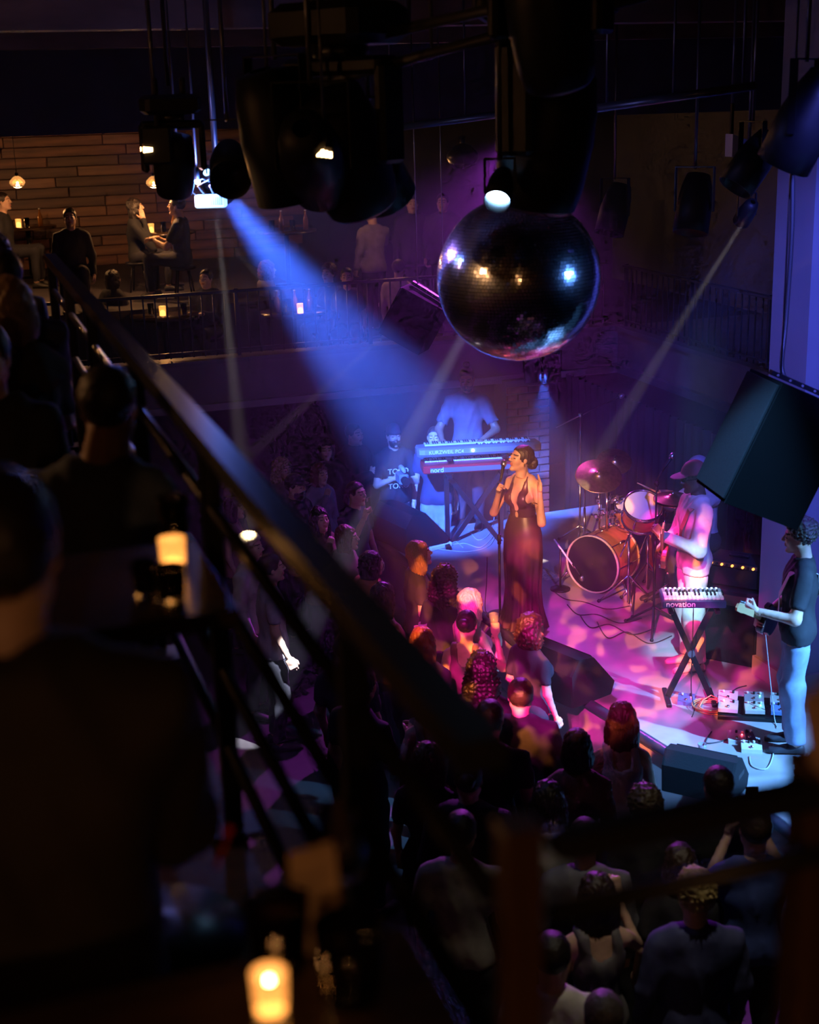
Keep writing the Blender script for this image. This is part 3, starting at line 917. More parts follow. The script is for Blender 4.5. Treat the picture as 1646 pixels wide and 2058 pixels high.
lettering('nord', .075, M_print, t, T(-.50, -.158, .025) @ RX(90))
t = thing('stage_keyboard', 'grey stage keyboard with a blue light on the upper tier of the stand', 'keyboard', kloc(.05, .02, 1.005), KYAW)
cs = MB(); cs.loft([[(x, y * s, z * s2) for y, z in ((-.17, .03), (-.15, .0), (.15, .0), (.16, .03), (.15, .075), (-.12, .095), (-.16, .08))] for x, s, s2 in ((-.68, .6, .8), (-.66, .92, 1), (-.6, 1, 1), (.6, 1, 1), (.66, .92, 1), (.68, .6, .8))]); cs.obj('case', GREYP, t)
keybed(t, 1.16, .13, 48, .088, .075)
lettering('KURZWEIL PC4', .055, M_print, t, T(-.56, -.172, .035) @ RX(90))
MB().ball((-.08, -.172, .055), .014, 10).obj('indicator_light', M_led, t)
for i in range(22):
    MB().cyl((-.02 + i * .027, -.04, .085), (-.02 + i * .027, -.04, .103), .007, n=6).obj('knob', M_print if i % 3 else BLACK, t)

# small white keyboard on an x stand in front of the guitarist
NP = on(1385, 1405, 0)
t = thing('folding_keyboard_stand', 'black x-shaped keyboard stand in front of the guitarist in the sweater', 'keyboard stand', NP, math.radians(-4))
key_x_stand(t, .82, .36, .34)
t = thing('synthesizer', 'small brightly lit synthesizer lying on the x-shaped stand', 'synthesizer', NP + Vector((0, 0, .83)), math.radians(-5))
MB().box((0, 0, .035), (.49, .30, .06), None, 1, .008).obj('case', mat('synth_blue', (.03, .05, .11), .4), t)
MB().box((0, .075, .068), (.46, .12, .006)).obj('control_panel', GREYP, t)
w = .46 / 15
for i in range(15):
    MB().box((-.23 + (i + .5) * w, -.05, .073), (w * .92, .14, .016), None, 1, .002).obj('white_key', M_key, t)
    if i % 7 in (0, 1, 3, 4, 5): MB().box((-.23 + (i + 1) * w, -.02, .087), (w * .5, .085, .014), None, .9).obj('black_key', M_ebony, t)
for i in range(12):
    for j in range(2):
        MB().cyl((-.2 + i * .036, .05 + j * .045, .07), (-.2 + i * .036, .05 + j * .045, .09), .009, n=8).obj('knob', M_print if j else BLACK, t)
MB().box((0, -.152, .035), (.48, .006, .05)).obj('rear_panel', mat('synth_rear', (.02, .035, .09), .4), t)
lettering('novation', .065, M_print, t, T(-.22, -.157, .02) @ RX(90))
cable('thin black lead hanging from the small synthesizer to the floor', [NP + Vector((-.02, -.15, .84)), NP + Vector((-.03, -.2, .5)), NP + Vector((-.02, -.16, .15)), NP + Vector((.0, -.2, .008)), NP + Vector((-.05, -.35, .008))], r=.004)

# drum kit -----------------------------------------------------------
def drum(label, M, r, depth, shell, lugs=8, front=None, back=None, lugm=CHROME, hoopm=CHROME):
    t = thing('drum', label, 'drum', M=M)
    MB().lathe([(r, -depth / 2), (r, depth / 2)], 36, None, False).obj('shell', shell, t)
    for s, hm in ((-1, back or M_head), (1, front or M_head)):
        MB().lathe([(r * 1.0, s * depth / 2), (r * .5, s * (depth / 2 + .001)), (.004, s * (depth / 2 + .001))], 36, None, False).obj('drum_head', hm, t)
        hz = s * (depth / 2 - .005)
        MB().lathe([(r + .003, hz - .018), (r + .014, hz - .018), (r + .014, hz + .02), (r + .003, hz + .02), (r + .003, hz - .018)], 36, None, False).obj('hoop', hoopm, t)
    for i in range(lugs):
        a = 2 * math.pi * i / lugs
        c = MB(); c.box(((r + .012) * math.cos(a), (r + .012) * math.sin(a), 0), (.024, .024, min(depth * .35, .09)), None, 1, .005)
        c.cyl(((r + .012) * math.cos(a), (r + .012) * math.sin(a), -depth / 2), ((r + .012) * math.cos(a), (r + .012) * math.sin(a), depth / 2), .0045, n=6)
        c.obj('lug', lugm, t)
    return t
KICK = on(1212, 1178, 0.0) + Vector((0, 0, .29))
kdir = Vector((-.62, -.78, 0)).normalized()          # front head looks at the crowd and camera
Mk = frame(KICK, (0, 0, 1), kdir)
kt = drum('large amber bass drum lying on its side with a dark front head', Mk, .28, .42, M_maple, 8, mat('dark_head', (.007, .007, .011), .4), M_head, CHROME, mat('pale_hoop', (.5, .42, .34), .35))
for s in (-1, 1):
    sp = MB(); sp.cyl(Vector((-.1, s * .27, .12)), Vector((-.275, s * .42, .22)), .009, n=6); sp.obj('spur', CHROME, kt)
up3 = Vector((0, 0, 1))
kr = Vector((kdir.y, -kdir.x, 0)); kl = -kr          # screen left / right of kick
TOM = KICK + Vector((.28, .1, .42))
drum('small amber rack tom above the bass drum', frame(TOM, (1, 0, 0), (-.25, -.35, 1)), .15, .2, M_maple, 6)
drum('pale-skinned tom tilted toward the camera beside the guitarist', frame(away(1290, 1030, 12.2), (1, 0, 0), (-.25, -.75, 1)), .165, .2, M_maple, 6)
drum('floor tom standing behind the bass drum', frame(KICK + Vector((.62, -.12, .12)), (1, 0, 0), (0, -.1, 1)), .2, .36, M_maple, 8)
drum('snare drum beside the drummer knees', frame(KICK + Vector((.52, .42, .36)), (1, 0, 0), (-.1, -.1, 1)), .178, .13, CHROME, 8)
def cymbal_stand(name, label, foot, top, tilt, r, joint=None, m=CHROME, two=False):
    t = thing(name, label, 'cymbal', foot)
    top = Vector(top) - Vector(foot)
    j = Vector((0, 0, top.z - .18)) if joint is None else joint
    legs3(t, .25, .26, m, random.random())
    MB().cyl((0, 0, .1), j * .55, .013, n=8).obj('lower_tube', m, t)
    MB().cyl(j * .5, j, .009, n=8).obj('upper_tube', m, t)
    MB().cyl(j, top, .008, n=8).obj('boom_arm', m, t)
    MB().ball(j, .022, 8).obj('tilter', m, t)
    Mc = frame(top, (1, 0, 0), tilt)
    for dz in ((0, .02) if two else (0,)):
        c = MB().lathe([(.006, .034), (.02, .034), (.035, .026), (.05, .014), (r * .5, .006), (r * .97, -.012), (r, -.013), (r * .97, -.015), (r * .5, .003), (.05, .010), (.006, .028)], 40, Mc @ T(0, 0, dz), False).obj('cymbal_disc', M_brass, t)
    MB().cyl(Mc @ Vector((0, 0, .02)), Mc @ Vector((0, 0, .07)), .009, n=8).obj('wing_nut', m, t)
    return t
cymbal_stand('crash_cymbal', 'large crash cymbal at the drum kit edge nearest the singer', on(1174, 1120, 0), away(1203, 955, 13.0), (-.25, -.50, .8), .225, None)
cymbal_stand('ride_cymbal', 'smaller cymbal above and behind the crash cymbal', on(1225, 1130, 0), away(1235, 926, 13.5), (.1, -.55, .8), .175)
cymbal_stand('hi_hat', 'pair of hi-hat cymbals beside the drummer arm', on(1352, 1215, 0), away(1352, 1003, 12.15), (-.1, -.1, 1), .175, None, CHROME, True)
for k, (p, q, h, lab) in enumerate(((on(1262, 1220, 0), (.05, -.04, .72), .72, 'chrome tom stand with crossed braces in front of the floor tom'),
                                    (on(1300, 1192, 0), (0, 0, .62), .62, 'chrome snare stand behind the tall black mic stand'))):
    t = thing('drum_stand', lab, 'drum stand', p)
    legs3(t, .32, .3, CHROME, .5 + k, .009)
    MB().cyl((0, 0, .05), (0, 0, h), .012, n=8).obj('tube', CHROME, t)
    MB().cyl((0, 0, h), (-.09, -.05, h - .2), .008, n=8).obj('brace', CHROME, t)
    MB().cyl((0, 0, h), (.1, .02, h + .06), .008, n=8).obj('holder', CHROME, t)
t = thing('drum_hardware', 'cluster of chrome clamps and tom holders above the bass drum', 'drum hardware', KICK + Vector((.02, .02, .30)))
for i in range(16):
    x, y, z = random.uniform(-.1, .14), random.uniform(-.08, .1), random.uniform(0.02, .38)
    o = MB()
    d = Vector((random.uniform(-1, 1), random.uniform(-1, 1), random.uniform(-.4, .4))).normalized()
    o.cyl(Vector((x, y, z)) - d * .05, Vector((x, y, z)) + d * .05, .011, n=8)
    o.box((x, y, z), (.035, .03, .04), None, 1, .006)
    o.obj('clamp', CHROME, t)
MB().cyl((.01, 0, -.02), (.01, 0, .42), .014, n=8).obj('mounting_post', CHROME, t)
MB().cyl((-.06, 0, .0), (-.06, .02, .36), .01, n=8).obj('mounting_post', CHROME, t)
t = thing('drum_pedal', 'black bass drum pedal under the drummer', 'pedal', KICK + Vector((.2, .3, -.29)), math.atan2(-kdir.x, kdir.y))
MB().box((0, -.02, .012), (.12, .3, .02)).obj('base_plate', BLACKM, t)
MB().box((0, 0, .05), (.08, .26, .012), RX(10)).obj('footboard', STEEL, t)
MB().cyl((0, .12, .03), (0, .1, .22), .008, n=6).obj('beater_post', CHROME, t)
t = thing('drum_stool', 'round black drum stool under the drummer', 'stool', on(1412, 1196, 0))
legs3(t, .3, .24, CHROME, .2)
MB().cyl((0, 0, .2), (0, 0, .44), .016, n=10).obj('post', CHROME, t)
MB().lathe([(.15, .43), (.175, .45), (.175, .49), (.15, .51), (.01, .515)], 24).obj('cushion', BLACK, t)
t = thing('kick_microphone', 'short mic boom pointing into the bass drum', 'mic stand', on(1126, 1185, 0))
MB().lathe([(.1, 0), (.1, .015), (.02, .03)], 18).obj('base', BLACKM, t)
MB().cyl((0, 0, .02), (0, 0, .42), .011, n=8).obj('tube', BLACKM, t)
MB().cyl((-.06, .02, .52), (.16, -.03, .2), .009, n=8).obj('boom_arm', WHITE, t)
mic_head(t, aim((.2, -.04, .14), (-.22, .05, .35)) )
mic_stand('tall thin mic stand behind the singer with a bright boom', on(1165, 1095, 0), 1.45, (( -.26, 0, 1.32), (.38, .05, 1.60)), CHROME, .28)
mic_stand('tall black mic stand in front of the drummer beside the guitarist', on(1313, 1265, 0), 1.38, ((-.02, 0, 1.38), (.12, .1, 1.55)), BLACK, .3)
mic_stand('straight black mic stand the singer stands at', on(1005, 1238, 0), 1.30, None, BLACK, .13, True)
for i, (x0, y0) in enumerate(((1115, 1190), (1140, 1215), (1165, 1235), (1200, 1250))):
    cable(('thin dark lead nearest the singer in front of the bass drum', 'second thin dark lead from the singer before the bass drum', 'third thin dark lead from the singer before the bass drum', 'thin dark lead nearest the x-shaped stand before the drums')[i], [on(x0, y0, .006), on(x0 + 22, y0 + 14 + 6 * i, .006), on(x0 + 60, y0 + 20, .006), on(x0 + 105, y0 + 34 + 3 * i, .006), on(x0 + 150, y0 + 28, .006)], M_cable, .005, 'leads in front of the bass drum')

# monitors and amps ---------------------------------------------------
def wedge(label, loc, rz, s=1.0):
    t = thing('stage_monitor', label, 'speaker', loc, rz)
    prof = [(-.20, 0), (.22, 0), (.26, .10), (.02, .36), (-.14, .38), (-.22, .26)]
    MB().loft([[(x * s, y * s * q, z * s) for y, z in prof] for x, q in ((-.32, .97), (-.30, 1), (.30, 1), (.32, .97))]).obj('cabinet', M_carpet, t)
    n = Vector((0, .26, .24)).normalized()
    MB().box((0, 0, 0), (.54 * s, .33 * s, .012), T(0, .145 * s, .235 * s) @ RX(-47.3)).obj('grille', M_grille, t)
    MB().box((.315 * s, .02 * s, .2 * s), (.01, .16 * s, .035)).obj('handle', BLACK, t)
    MB().box((-.315 * s, .02 * s, .2 * s), (.01, .16 * s, .035)).obj('handle', BLACK, t)
wedge('black stage monitor on the stage edge in front of the keyboards', on(822, 1092, 0), math.radians(-60), 1.15)
wedge('black stage monitor at the stage edge in front of the singer', on(1130, 1385, 0), math.radians(-52), 1.05)
wedge('black stage monitor at the lower right corner of the stage', on(1415, 1585, 0), math.radians(-30), .8)
M_tube = mat('amber_glow', (.6, .2, .04), .4, emit=(1.0, .35, .06), power=1.5)
def amp(label, loc, rz, w, d, h, knobs=6):
    t = thing('guitar_amplifier', label, 'amplifier', loc, rz)
    MB().box((0, 0, h / 2), (w, d, h), None, 1, .012).obj('cabinet', M_carpet, t)
    MB().box((0, -d / 2 - .003, h * .4), (w * .9, .008, h * .68)).obj('grille_cloth', M_grille, t)
    p = MB().box((0, -d / 2 - .004, h * .87), (w * .9, .01, h * .14)).obj('control_panel', mat('amp_panel', (.05, .03, .02), .4), t)
    for i in range(knobs):
        MB().cyl((-w * .38 + i * w * .76 / (knobs - 1), -d / 2 - .008, h * .87), (-w * .38 + i * w * .76 / (knobs - 1), -d / 2 - .026, h * .87), .011, n=8).obj('knob', M_tube if i % 2 == 0 else BLACK, t)
    MB().box((0, 0, h + .012), (.18, .03, .02), None, 1, .006).obj('handle', BLACK, t)
    return t
AP = W(5.55, 9.0, 0)
amp('tall black bass cabinet standing behind the guitarist in the sweater', on(1478, 1318, 0), TH - .9, .5, .38, .66, 2)
amp('black amplifier head with glowing amber knobs on the tall cabinet', on(1478, 1318, 0) + Vector((0, 0, .68)), TH - .9, .48, .3, .22, 9)
amp('small combo amplifier with an amber panel on the floor by the drape', on(1447, 1312, 0), TH - .5, .3, .24, .3, 5)

# pedals, coils and leads ---------------------------------------------
def pedal(label, loc, rz, w, d, col, n=3, lit=None):
    t = thing('effects_pedal', label, 'pedal', loc, rz)
    MB().loft([[(-w / 2, -d / 2, 0), (w / 2, -d / 2, 0), (w / 2, d / 2, 0), (-w / 2, d / 2, 0)], [(-w / 2, -d / 2, .03), (w / 2, -d / 2, .03), (w / 2, d / 2, .055), (-w / 2, d / 2, .055)]]).obj('housing', mat('pedal_%d' % int(col[0] * 99 + col[2] * 999), col, .35, .2), t)
    for i in range(n):
        MB().cyl((-w / 2 + (i + .5) * w / n, d * .25, .05), (-w / 2 + (i + .5) * w / n, d * .25, .068), .009, n=8).obj('knob', BLACK if i % 2 else WHITE, t)
    MB().cyl((0, -d * .3, .03), (0, -d * .3, .05), .011, n=8).obj('foot_switch', CHROME, t)
    if lit:
        MB().ball((w * .3, 0, .05), .006, 6).obj('status_light', lit, t)
M_redled = mat('red_led', (1, .05, .05), .4, emit=(1, .05, .08), power=12)
M_greenled = mat('green_led', (.1, 1, .6), .4, emit=(.1, 1, .6), power=8)
PB = on(1515, 1432, 0)
t = thing('pedal_board', 'black pedal board crowded with pedals at the right guitarist feet', 'pedal board', PB, math.radians(-12))
MB().box((0, 0, .035), (.56, .34, .02), RX(5)).obj('deck', BLACKM, t)
MB().box((0, -.16, .015), (.56, .02, .03)).obj('front_bar', BLACKM, t)
MB().box((0, .16, .025), (.56, .02, .05)).obj('rear_bar', BLACKM, t)
cols = [(.5, .5, .52), (.6, .58, .5), (.15, .25, .5), (.55, .5, .45), (.3, .3, .32), (.62, .62, .6)]
nm = ['white two-knob', 'cream', 'blue', 'sand coloured', 'grey', 'silver']
for i in range(6):
    p = PB + Matrix.Rotation(math.radians(-12), 3, 'Z') @ Vector((-.2 + .2 * (i % 3), -.075 + .155 * (i // 3), .048 + .013 * (i // 3)))
    pedal('%s pedal on the pedal board by the right guitarist' % nm[i], p, math.radians(-12 + random.uniform(-4, 4)), .15, .12, cols[i], 2 + i % 3, (None, M_greenled, None)[i % 3])
pedal('silver pedal with a red light on the bare floor below the pedal board', on(1480, 1488, 0), math.radians(-8), .13, .13, (.55, .57, .6), 3, M_redled)
pedal('dark pedal in the middle of the trio on the bare floor', on(1503, 1487, 0), math.radians(4), .09, .12, (.2, .1, .14), 3)
pedal('cream pedal nearest the stage front on the bare floor', on(1510, 1508, 0), math.radians(-10), .15, .1, (.66, .64, .55), 4)
pedal('blue pedal with a pale display beside the foot of the x-shaped stand', on(1379, 1412, 0), math.radians(-15), .13, .12, (.12, .16, .34), 2, M_redled)
t = thing('cable_coil', 'orange guitar lead coiled on the stage floor', 'cable', on(1430, 1424, 0))
cp = []
for i in range(5 * 24):
    a = i / 24 * 2 * math.pi; rr = .125 + .02 * math.sin(i * .13) + .01 * math.sin(i * .37)
    cp.append((rr * math.cos(a), rr * math.sin(a) * .9, .008 + .009 * (i // 24) * .7))
MB().tube(cp, .006, 6).obj('loops', M_cableo, t)
MB().tube([(.1, .08, .03), (.02, .12, .06), (-.06, .06, .045), (-.1, -.02, .03)], .006, 6).obj('tie', M_cableo, t)
cable('black lead joining the pedals on the bare floor', [on(1430, 1470, .006), on(1418, 1492, .006), on(1440, 1492, .006), on(1462, 1486, .006)], M_cable, .005)
cable('pale lead looping from the cream pedal toward the right guitarist', [on(1506, 1520, .006), on(1512, 1540, .006), on(1540, 1545, .006), on(1553, 1520, .006), on(1554, 1495, .006)], M_cablew, .005)
cable('lead running from the pedal board back to the amplifiers', [on(1500, 1420, .006), on(1470, 1400, .006), on(1478, 1385, .006), on(1500, 1378, .006)], M_cable, .005)
cable('pale lead dropping from the right guitar to the pedal board', [on(1536, 1250, .85), on(1545, 1340, .45), on(1556, 1440, .05), on(1562, 1462, .01)], M_cablew, .004)
for i, pts in enumerate(([(848, 1075), (862, 1098), (900, 1106), (945, 1108), (985, 1095), (1000, 1060)], [(855, 1090), (880, 1080), (915, 1088), (930, 1100)], [(870, 1062), (880, 1085), (905, 1092), (925, 1082)],
                         [(940, 1060), (960, 1085), (985, 1070), (995, 1030)], [(880, 1100), (930, 1092), (965, 1100), (990, 1080)])):
    cable(('long pale lead snaking under the keyboard stand', 'pale lead tangled left of the keyboard stand', 'short pale lead by the far stage monitor', 'pale lead rising behind the singer', 'pale lead crossing the feet of the keyboard stand')[i], [on(x, y, .007) for x, y in pts], M_cablew, .006)
for i, (x, y) in enumerate(((880, 1094), (893, 1098), (884, 1102))):
    t = thing('plug_box', ('white plug box nearest the far stage monitor', 'white plug box nearest the keyboard stand', 'long white power strip below the two plug boxes')[i], 'plug box', on(x, y, 0), random.random())
    MB().box((0, 0, .025), ((.14, .12, .3)[i], .07, .05), None, 1, .008).obj('housing', WHITE, t)
    MB().cyl((0, 0, .05), (0, 0, .06), .02, n=10).obj('socket', GREYP, t)
t = thing('water_bottle', 'clear plastic water bottle on the stage by the singer feet', 'bottle', on(1062, 1288, 0))
MB().lathe([(.03, 0), (.033, .01), (.033, .13), (.03, .15), (.014, .18), (.013, .2)], 16).obj('body', mat('bottle_plastic', (.7, .75, .85), .1, trans=.6), t)
MB().cyl((0, 0, .2), (0, 0, .215), .015, n=12).obj('cap', WHITE, t)
MB().lathe([(.0335, .05), (.0335, .11)], 16, None, False).obj('paper_label', mat('bottle_label', (.6, .1, .35), .5), t)
t = thing('set_list', 'sheet of paper with writing on the floor beside the bass drum', 'paper', on(1098, 1155, 0.0), .5)
MB().box((0, 0, .003), (.2, .3, .004)).obj('sheet', mat('paper', (.6, .5, .38), .8, vary=.5, scale=40), t)
t = thing('plastic_cup', 'small clear plastic cup on the blue-lit stage front', 'cup', on(1411, 1512, 0))
MB().lathe([(.026, 0), (.034, .07), (.033, .07), (.025, .003)], 14).obj('wall', mat('cup_plastic', (.8, .85, .95), .1, trans=.7), t)
cable('black microphone lead hanging from the singer hand to the floor', [on(979, 1120, .75), on(978, 1170, .45), on(975, 1220, .05), on(985, 1235, .007), on(1040, 1262, .007)], M_cable, .004)

# ------------------------------------------------------------------ guitars
def guitar(label, M, col, neckm, pick=None):
    t = thing('electric_guitar', label, 'guitar', M=M)
    out = []
    for i in range(48):
        a = 2 * math.pi * i / 48
        x = .2 * math.cos(a); r = .155 + .025 * math.cos(2 * a) - .03 * math.exp(-((abs(math.sin(a)) - .98) / .12) ** 2)
        if abs(a) < .45 or abs(a - 2 * math.pi) < .45: x *= .72
        out.append((x, r * math.sin(a)))
    b = MB(); b.loft([[(x * q, y * q, z) for x, y in out] for z, q in ((-.022, .95), (-.016, 1), (.016, 1), (.022, .95))], None, True, False); b.obj('body', col, t)
    if pick: MB().prism([(x * .62 + .03, y * .62 - .035) for x, y in out], .003, None, .0225).obj('pickguard', pick, t)
    n = MB(); n.loft([[(x, -w, .012), (x, w, .012), (x, w, .03), (x, -w, .03)] for x, w in ((.1, .028), (.64, .021))]); n.obj('neck', neckm, t)
    MB().box((.37, 0, .032), (.52, .046, .004)).obj('fretboard', mat('rosewood', (.06, .03, .02), .4), t)
    hs = MB().prism([(.63, -.022), (.63, .022), (.68, .04), (.80, .03), (.81, .0), (.79, -.02), (.68, -.025)], .014, None, .008).obj('headstock', neckm, t)
    for i in range(6):
        MB().cyl((.66 + i * .022, .038 - i * .001, .014), (.66 + i * .022, .06, .014), .005, n=6).obj('tuning_peg', CHROME, hs)
    for x in (-.02, .06):
        MB().box((x, 0, .026), (.02, .075, .012), None, 1, .003).obj('pickup', BLACK, t)
    MB().box((-.1, 0, .027), (.03, .08, .014)).obj('bridge', CHROME, t)
    for i in range(2): MB().cyl((-.09 + i * .05, -.11, .022), (-.09 + i * .05, -.11, .035), .011, n=8).obj('knob', CHROME, t)
    for i in range(6):
        MB().cyl((-.1, -.025 + i * .01, .038), (.66, -.014 + i * .0056, .037), .0008, n=4).obj('string', STEEL, t)
    return t
def world_of(root, p):
    return Matrix.Translation(root.location) @ Matrix.Rotation(root.rotation_euler.z, 4, 'Z') @ Vector(p)
def strap(label, root, pts, m, w=.028):
    """a flat band over the shoulder, points in the wearer's own axes with outward normals"""
    mb = MB(); rings = []
    for p, n, sd in pts:
        p, n, sd = Vector(p), Vector(n).normalized(), Vector(sd).normalized()
        rings.append([p - sd * w, p + sd * w, p + sd * w + n * .004, p - sd * w + n * .004])
    mb.loft(rings, None, True, False)
    o = mb.obj('guitar_strap', m)
    o.location = root.location; o.rotation_euler = root.rotation_euler
    return tag(o, label, 'strap')

# ------------------------------------------------------------------ musicians
# singer: halter gown, microphone at the lips, other hand raised by her ear
SP = on(1052, 1262, 0.0)
sg, si = person('woman singing in a long dark halter gown, microphone at her lips', SP, 140, 1.74, 'f', 'tan', 'low_bun', (.035, .016, .01), None, None,
    arms={'R': ((.25, .10, 1.10), (.085, .235, 1.37)), 'L': ((-.275, .10, 1.09), (-.255, .10, 1.38))},
    hands={'R': ('grip', (-.35, .55, .45), (-.75, -.2, -.3)), 'L': ('open', (-.02, .02, 1), (.5, .6, .0))}, head=(-26, 12, 0), cell=.0135, fine=True)
P, D, org, cl = si['P'], si['D'], si['org'], si['cell']; kk = si['k']
x, y, z = P[..., 0], P[..., 1], P[..., 2]
body = smin([D['torso'], D['neck']], .03)
gown = mat('gown_satin', (.055, .018, .03), .36, vary=.2, scale=6)
# bodice: two narrow panels meeting under the bust, band round the ribs, straps to the neck
panel = np.maximum.reduce([body - .008, -y - .03, (z - 1.15) * .16 - np.abs(x) + .012, np.abs(x) - (.125 - np.maximum(z - 1.24, 0) * .22), z - 1.47, 1.09 - z])
band = np.maximum.reduce([body - .010, z - 1.155, 1.085 - z])
hole = ell(P, (0, .1, 1.12), (.016, .08, .03))
bod = np.maximum(np.minimum(panel, band), -hole)
V, Q = nets(bod, org, cl); link('bodice', mesh_np('bodice', V * kk, Q, gown), sg)
mb = MB(); rings = []
for zz, rx, ry, pl in ((1.10, .128, .105, 0), (1.0, .166, .130, 0), (.93, .186, .140, .0), (.84, .190, .142, .001), (.72, .192, .150, .003), (.56, .178, .152, .007), (.40, .165, .14, .012), (.24, .175, .15, .018), (.12, .2, .172, .024), (.035, .225, .195, .028)):
    rings.append([((rx + pl * math.sin(13 * a + .5 * math.sin(3 * a))) * math.cos(a) * kk, ((ry + pl * math.sin(13 * a + .5 * math.sin(3 * a))) * math.sin(a)) * kk, zz * kk) for a in [2 * math.pi * i / 96 for i in range(96)]])
mb.loft(rings[::-1], None, False, True); mb.obj('skirt', gown, sg)
R = si['R']; hc = si['hc']
for s in (-1, 1):
    e = R @ (np.array((s * .079, .0, -.045)) * kk) + hc
    MB().ball(e, (.006, .006, .016), 8).obj('earring', mat('gold', (.8, .55, .2), .25, 1.0), sg)
MB().lathe([(.03, -.004), (.031, 0), (.03, .004)], 16, frame(np.array((-.225, .135, 1.255)) * kk, (.9, .1, .3), (.12, .3, .95)), False).obj('bracelet', MATS['gold'], sg)
for s in (-1, 1):
    MB().loft([[(s * .08 * kk + w * math.cos(q), yy, h + h * math.sin(q)) for q in [2 * math.pi * i / 10 for i in range(10)]] for yy, w, h in ((-.05, .02, .03), (.03, .034, .028), (.12, .036, .02), (.17, .016, .012))], None, True, True).obj('shoe', BLACK, sg)
# handheld microphone resting in her fist, head at her mouth
mouth = R @ (np.array((0, .10, -.056)) * kk) + hc
mdir = Vector((-.20, -.32, .92)); fist = Vector(si['A']['R'][1]) * kk + Vector((-.035, .055, .03))
mp = world_of(sg, Vector(mouth) + Vector((.035, .05, -.005)))
fw = world_of(sg, fist)
t = thing('handheld_microphone', 'silver-headed microphone in the singer hand', 'microphone', M=aim(mp, fw - mp))
mic_head(t, Matrix.Identity(4))

# keyboard player with a beard
kbp = kloc(.02, .50, 0)
kb, ki = person('bearded man in a grey t-shirt playing the two keyboards', kbp, 172, 1.86, 'm', 'brown', 'topknot', (.015, .01, .008), ('tee', (.11, .10, .13)), ('trousers', (.03, .03, .05)),
    arms={'R': ((.30, .10, 1.10), (.24, .33, 1.03)), 'L': ((-.30, .10, 1.10), (-.16, .33, 1.03))}, hands={'R': ('keys', (-.1, 1, -.25), (0, -.1, -1)), 'L': ('keys', (.1, 1, -.25), (0, -.1, -1))}, head=(0, -12, 0), lean=(0, .05), cell=.018, fine=True, beard='beard')

# guitarist in the sweater, profile to the left
GP = on(1388, 1340, 0)
g1, gi = person('guitarist in a cream and tan sweater and red cap standing behind the small synthesizer', GP, 98, 1.80, 'm', 'dark', 'cap', (.16, .03, .03), ('long', (.62, .52, .46)), ('wide', (.66, .52, .46)),
    arms={'L': ((-.26, .06, 1.10), (-.19, .33, 1.22)), 'R': ((.30, .02, 1.12), (.10, .24, 1.02))}, hands={'L': ('grip', (.3, .5, .6), (.6, .5, .3)), 'R': ('cup', (-.6, .6, -.2), (-.2, -1, -.2))}, head=(8, -8, 0), cell=.016, fine=True, shoes=(.62, .5, .4))
Rg, hcg = gi['R'], gi['hc']
gl = MB()
for s in (-1, 1):
    gl.loft([[Vector(Rg @ (np.array((s * .033 + rr * math.cos(q), .106 - .1 * abs(math.cos(q) * rr + .033) * .3, .01 + rr * .8 * math.sin(q))))) + Vector(hcg) for q in [2 * math.pi * i / 14 for i in range(14)]] for rr in (.024, .004)], None, True, True)
gl.tube([Vector(Rg @ np.array(p)) + Vector(hcg) for p in ((-.058, .095, .012), (-.08, .05, .012), (-.08, -.01, .01))], .0025, 5)
gl.tube([Vector(Rg @ np.array(p)) + Vector(hcg) for p in ((.058, .095, .012), (.08, .05, .012), (.08, -.01, .01))], .0025, 5)
gl.tube([Vector(Rg @ np.array(p)) + Vector(hcg) for p in ((-.01, .11, .014), (.01, .11, .014))], .0025, 5)
o = gl.obj('sunglasses', BLACK); o.location = g1.location; o.rotation_euler = g1.rotation_euler
tag(o, 'dark glasses on the guitarist in the red cap', 'glasses')
gm = Matrix.Translation(g1.location) @ Matrix.Rotation(g1.rotation_euler.z, 4, 'Z')
guitar('tan electric guitar held by the guitarist in the sweater', gm @ frame((.08, .22, 1.02), (-.62, .22, .42), (.1, 1, .35)), mat('butterscotch', (.45, .22, .07), .3), mat('maple_neck', (.5, .32, .15), .35), None)
strap('tan strap over the shoulder of the guitarist in the sweater', g1, [((-.1, .165, 1.12), (0, 1, .1), (1, 0, .5)), ((-.125, .16, 1.28), (0, 1, .2), (1, 0, .3)), ((-.125, .10, 1.43), (-.2, .6, .8), (1, 0, .2)), ((-.10, -.01, 1.475), (0, 0, 1), (1, 0, .1)), ((-.06, -.12, 1.40), (0, -1, .3), (1, 0, -.2)), ((.04, -.15, 1.22), (0, -1, 0), (1, 0, -.4)), ((.15, -.10, 1.05), (.6, -1, 0), (.6, 0, -.8))], mat('tan_strap', (.35, .16, .08), .7))

# guitarist on the right, seen from his left and a little behind
HP = on(1590, 1502, 0)
g2, hi2 = person('curly-haired guitarist in a black t-shirt and jeans at the right edge of the stage', HP, 80, 1.77, 'm', 'light', 'curly_short', (.10, .08, .07), ('tee', (.02, .02, .026)), ('wide', (.22, .28, .42)),
    arms={'L': ((-.27, .05, 1.10), (-.20, .30, 1.13)), 'R': ((.28, .0, 1.12), (.06, .24, 1.0))}, hands={'L': ('grip', (.3, .6, .3), (.5, .3, .7)), 'R': ('cup', (-.7, .5, -.2), (-.2, -1, -.2))}, head=(-4, -4, 0), cell=.016, fine=True, shoes=(.03, .03, .04))
gm = Matrix.Translation(g2.location) @ Matrix.Rotation(g2.rotation_euler.z, 4, 'Z')
guitar('dark electric guitar with a pale guard held by the right guitarist', gm @ frame((.08, .20, .98), (-.62, .24, .30), (.1, 1, .35)), mat('dark_body', (.06, .03, .03), .3), MATS['maple_neck'], WHITE)
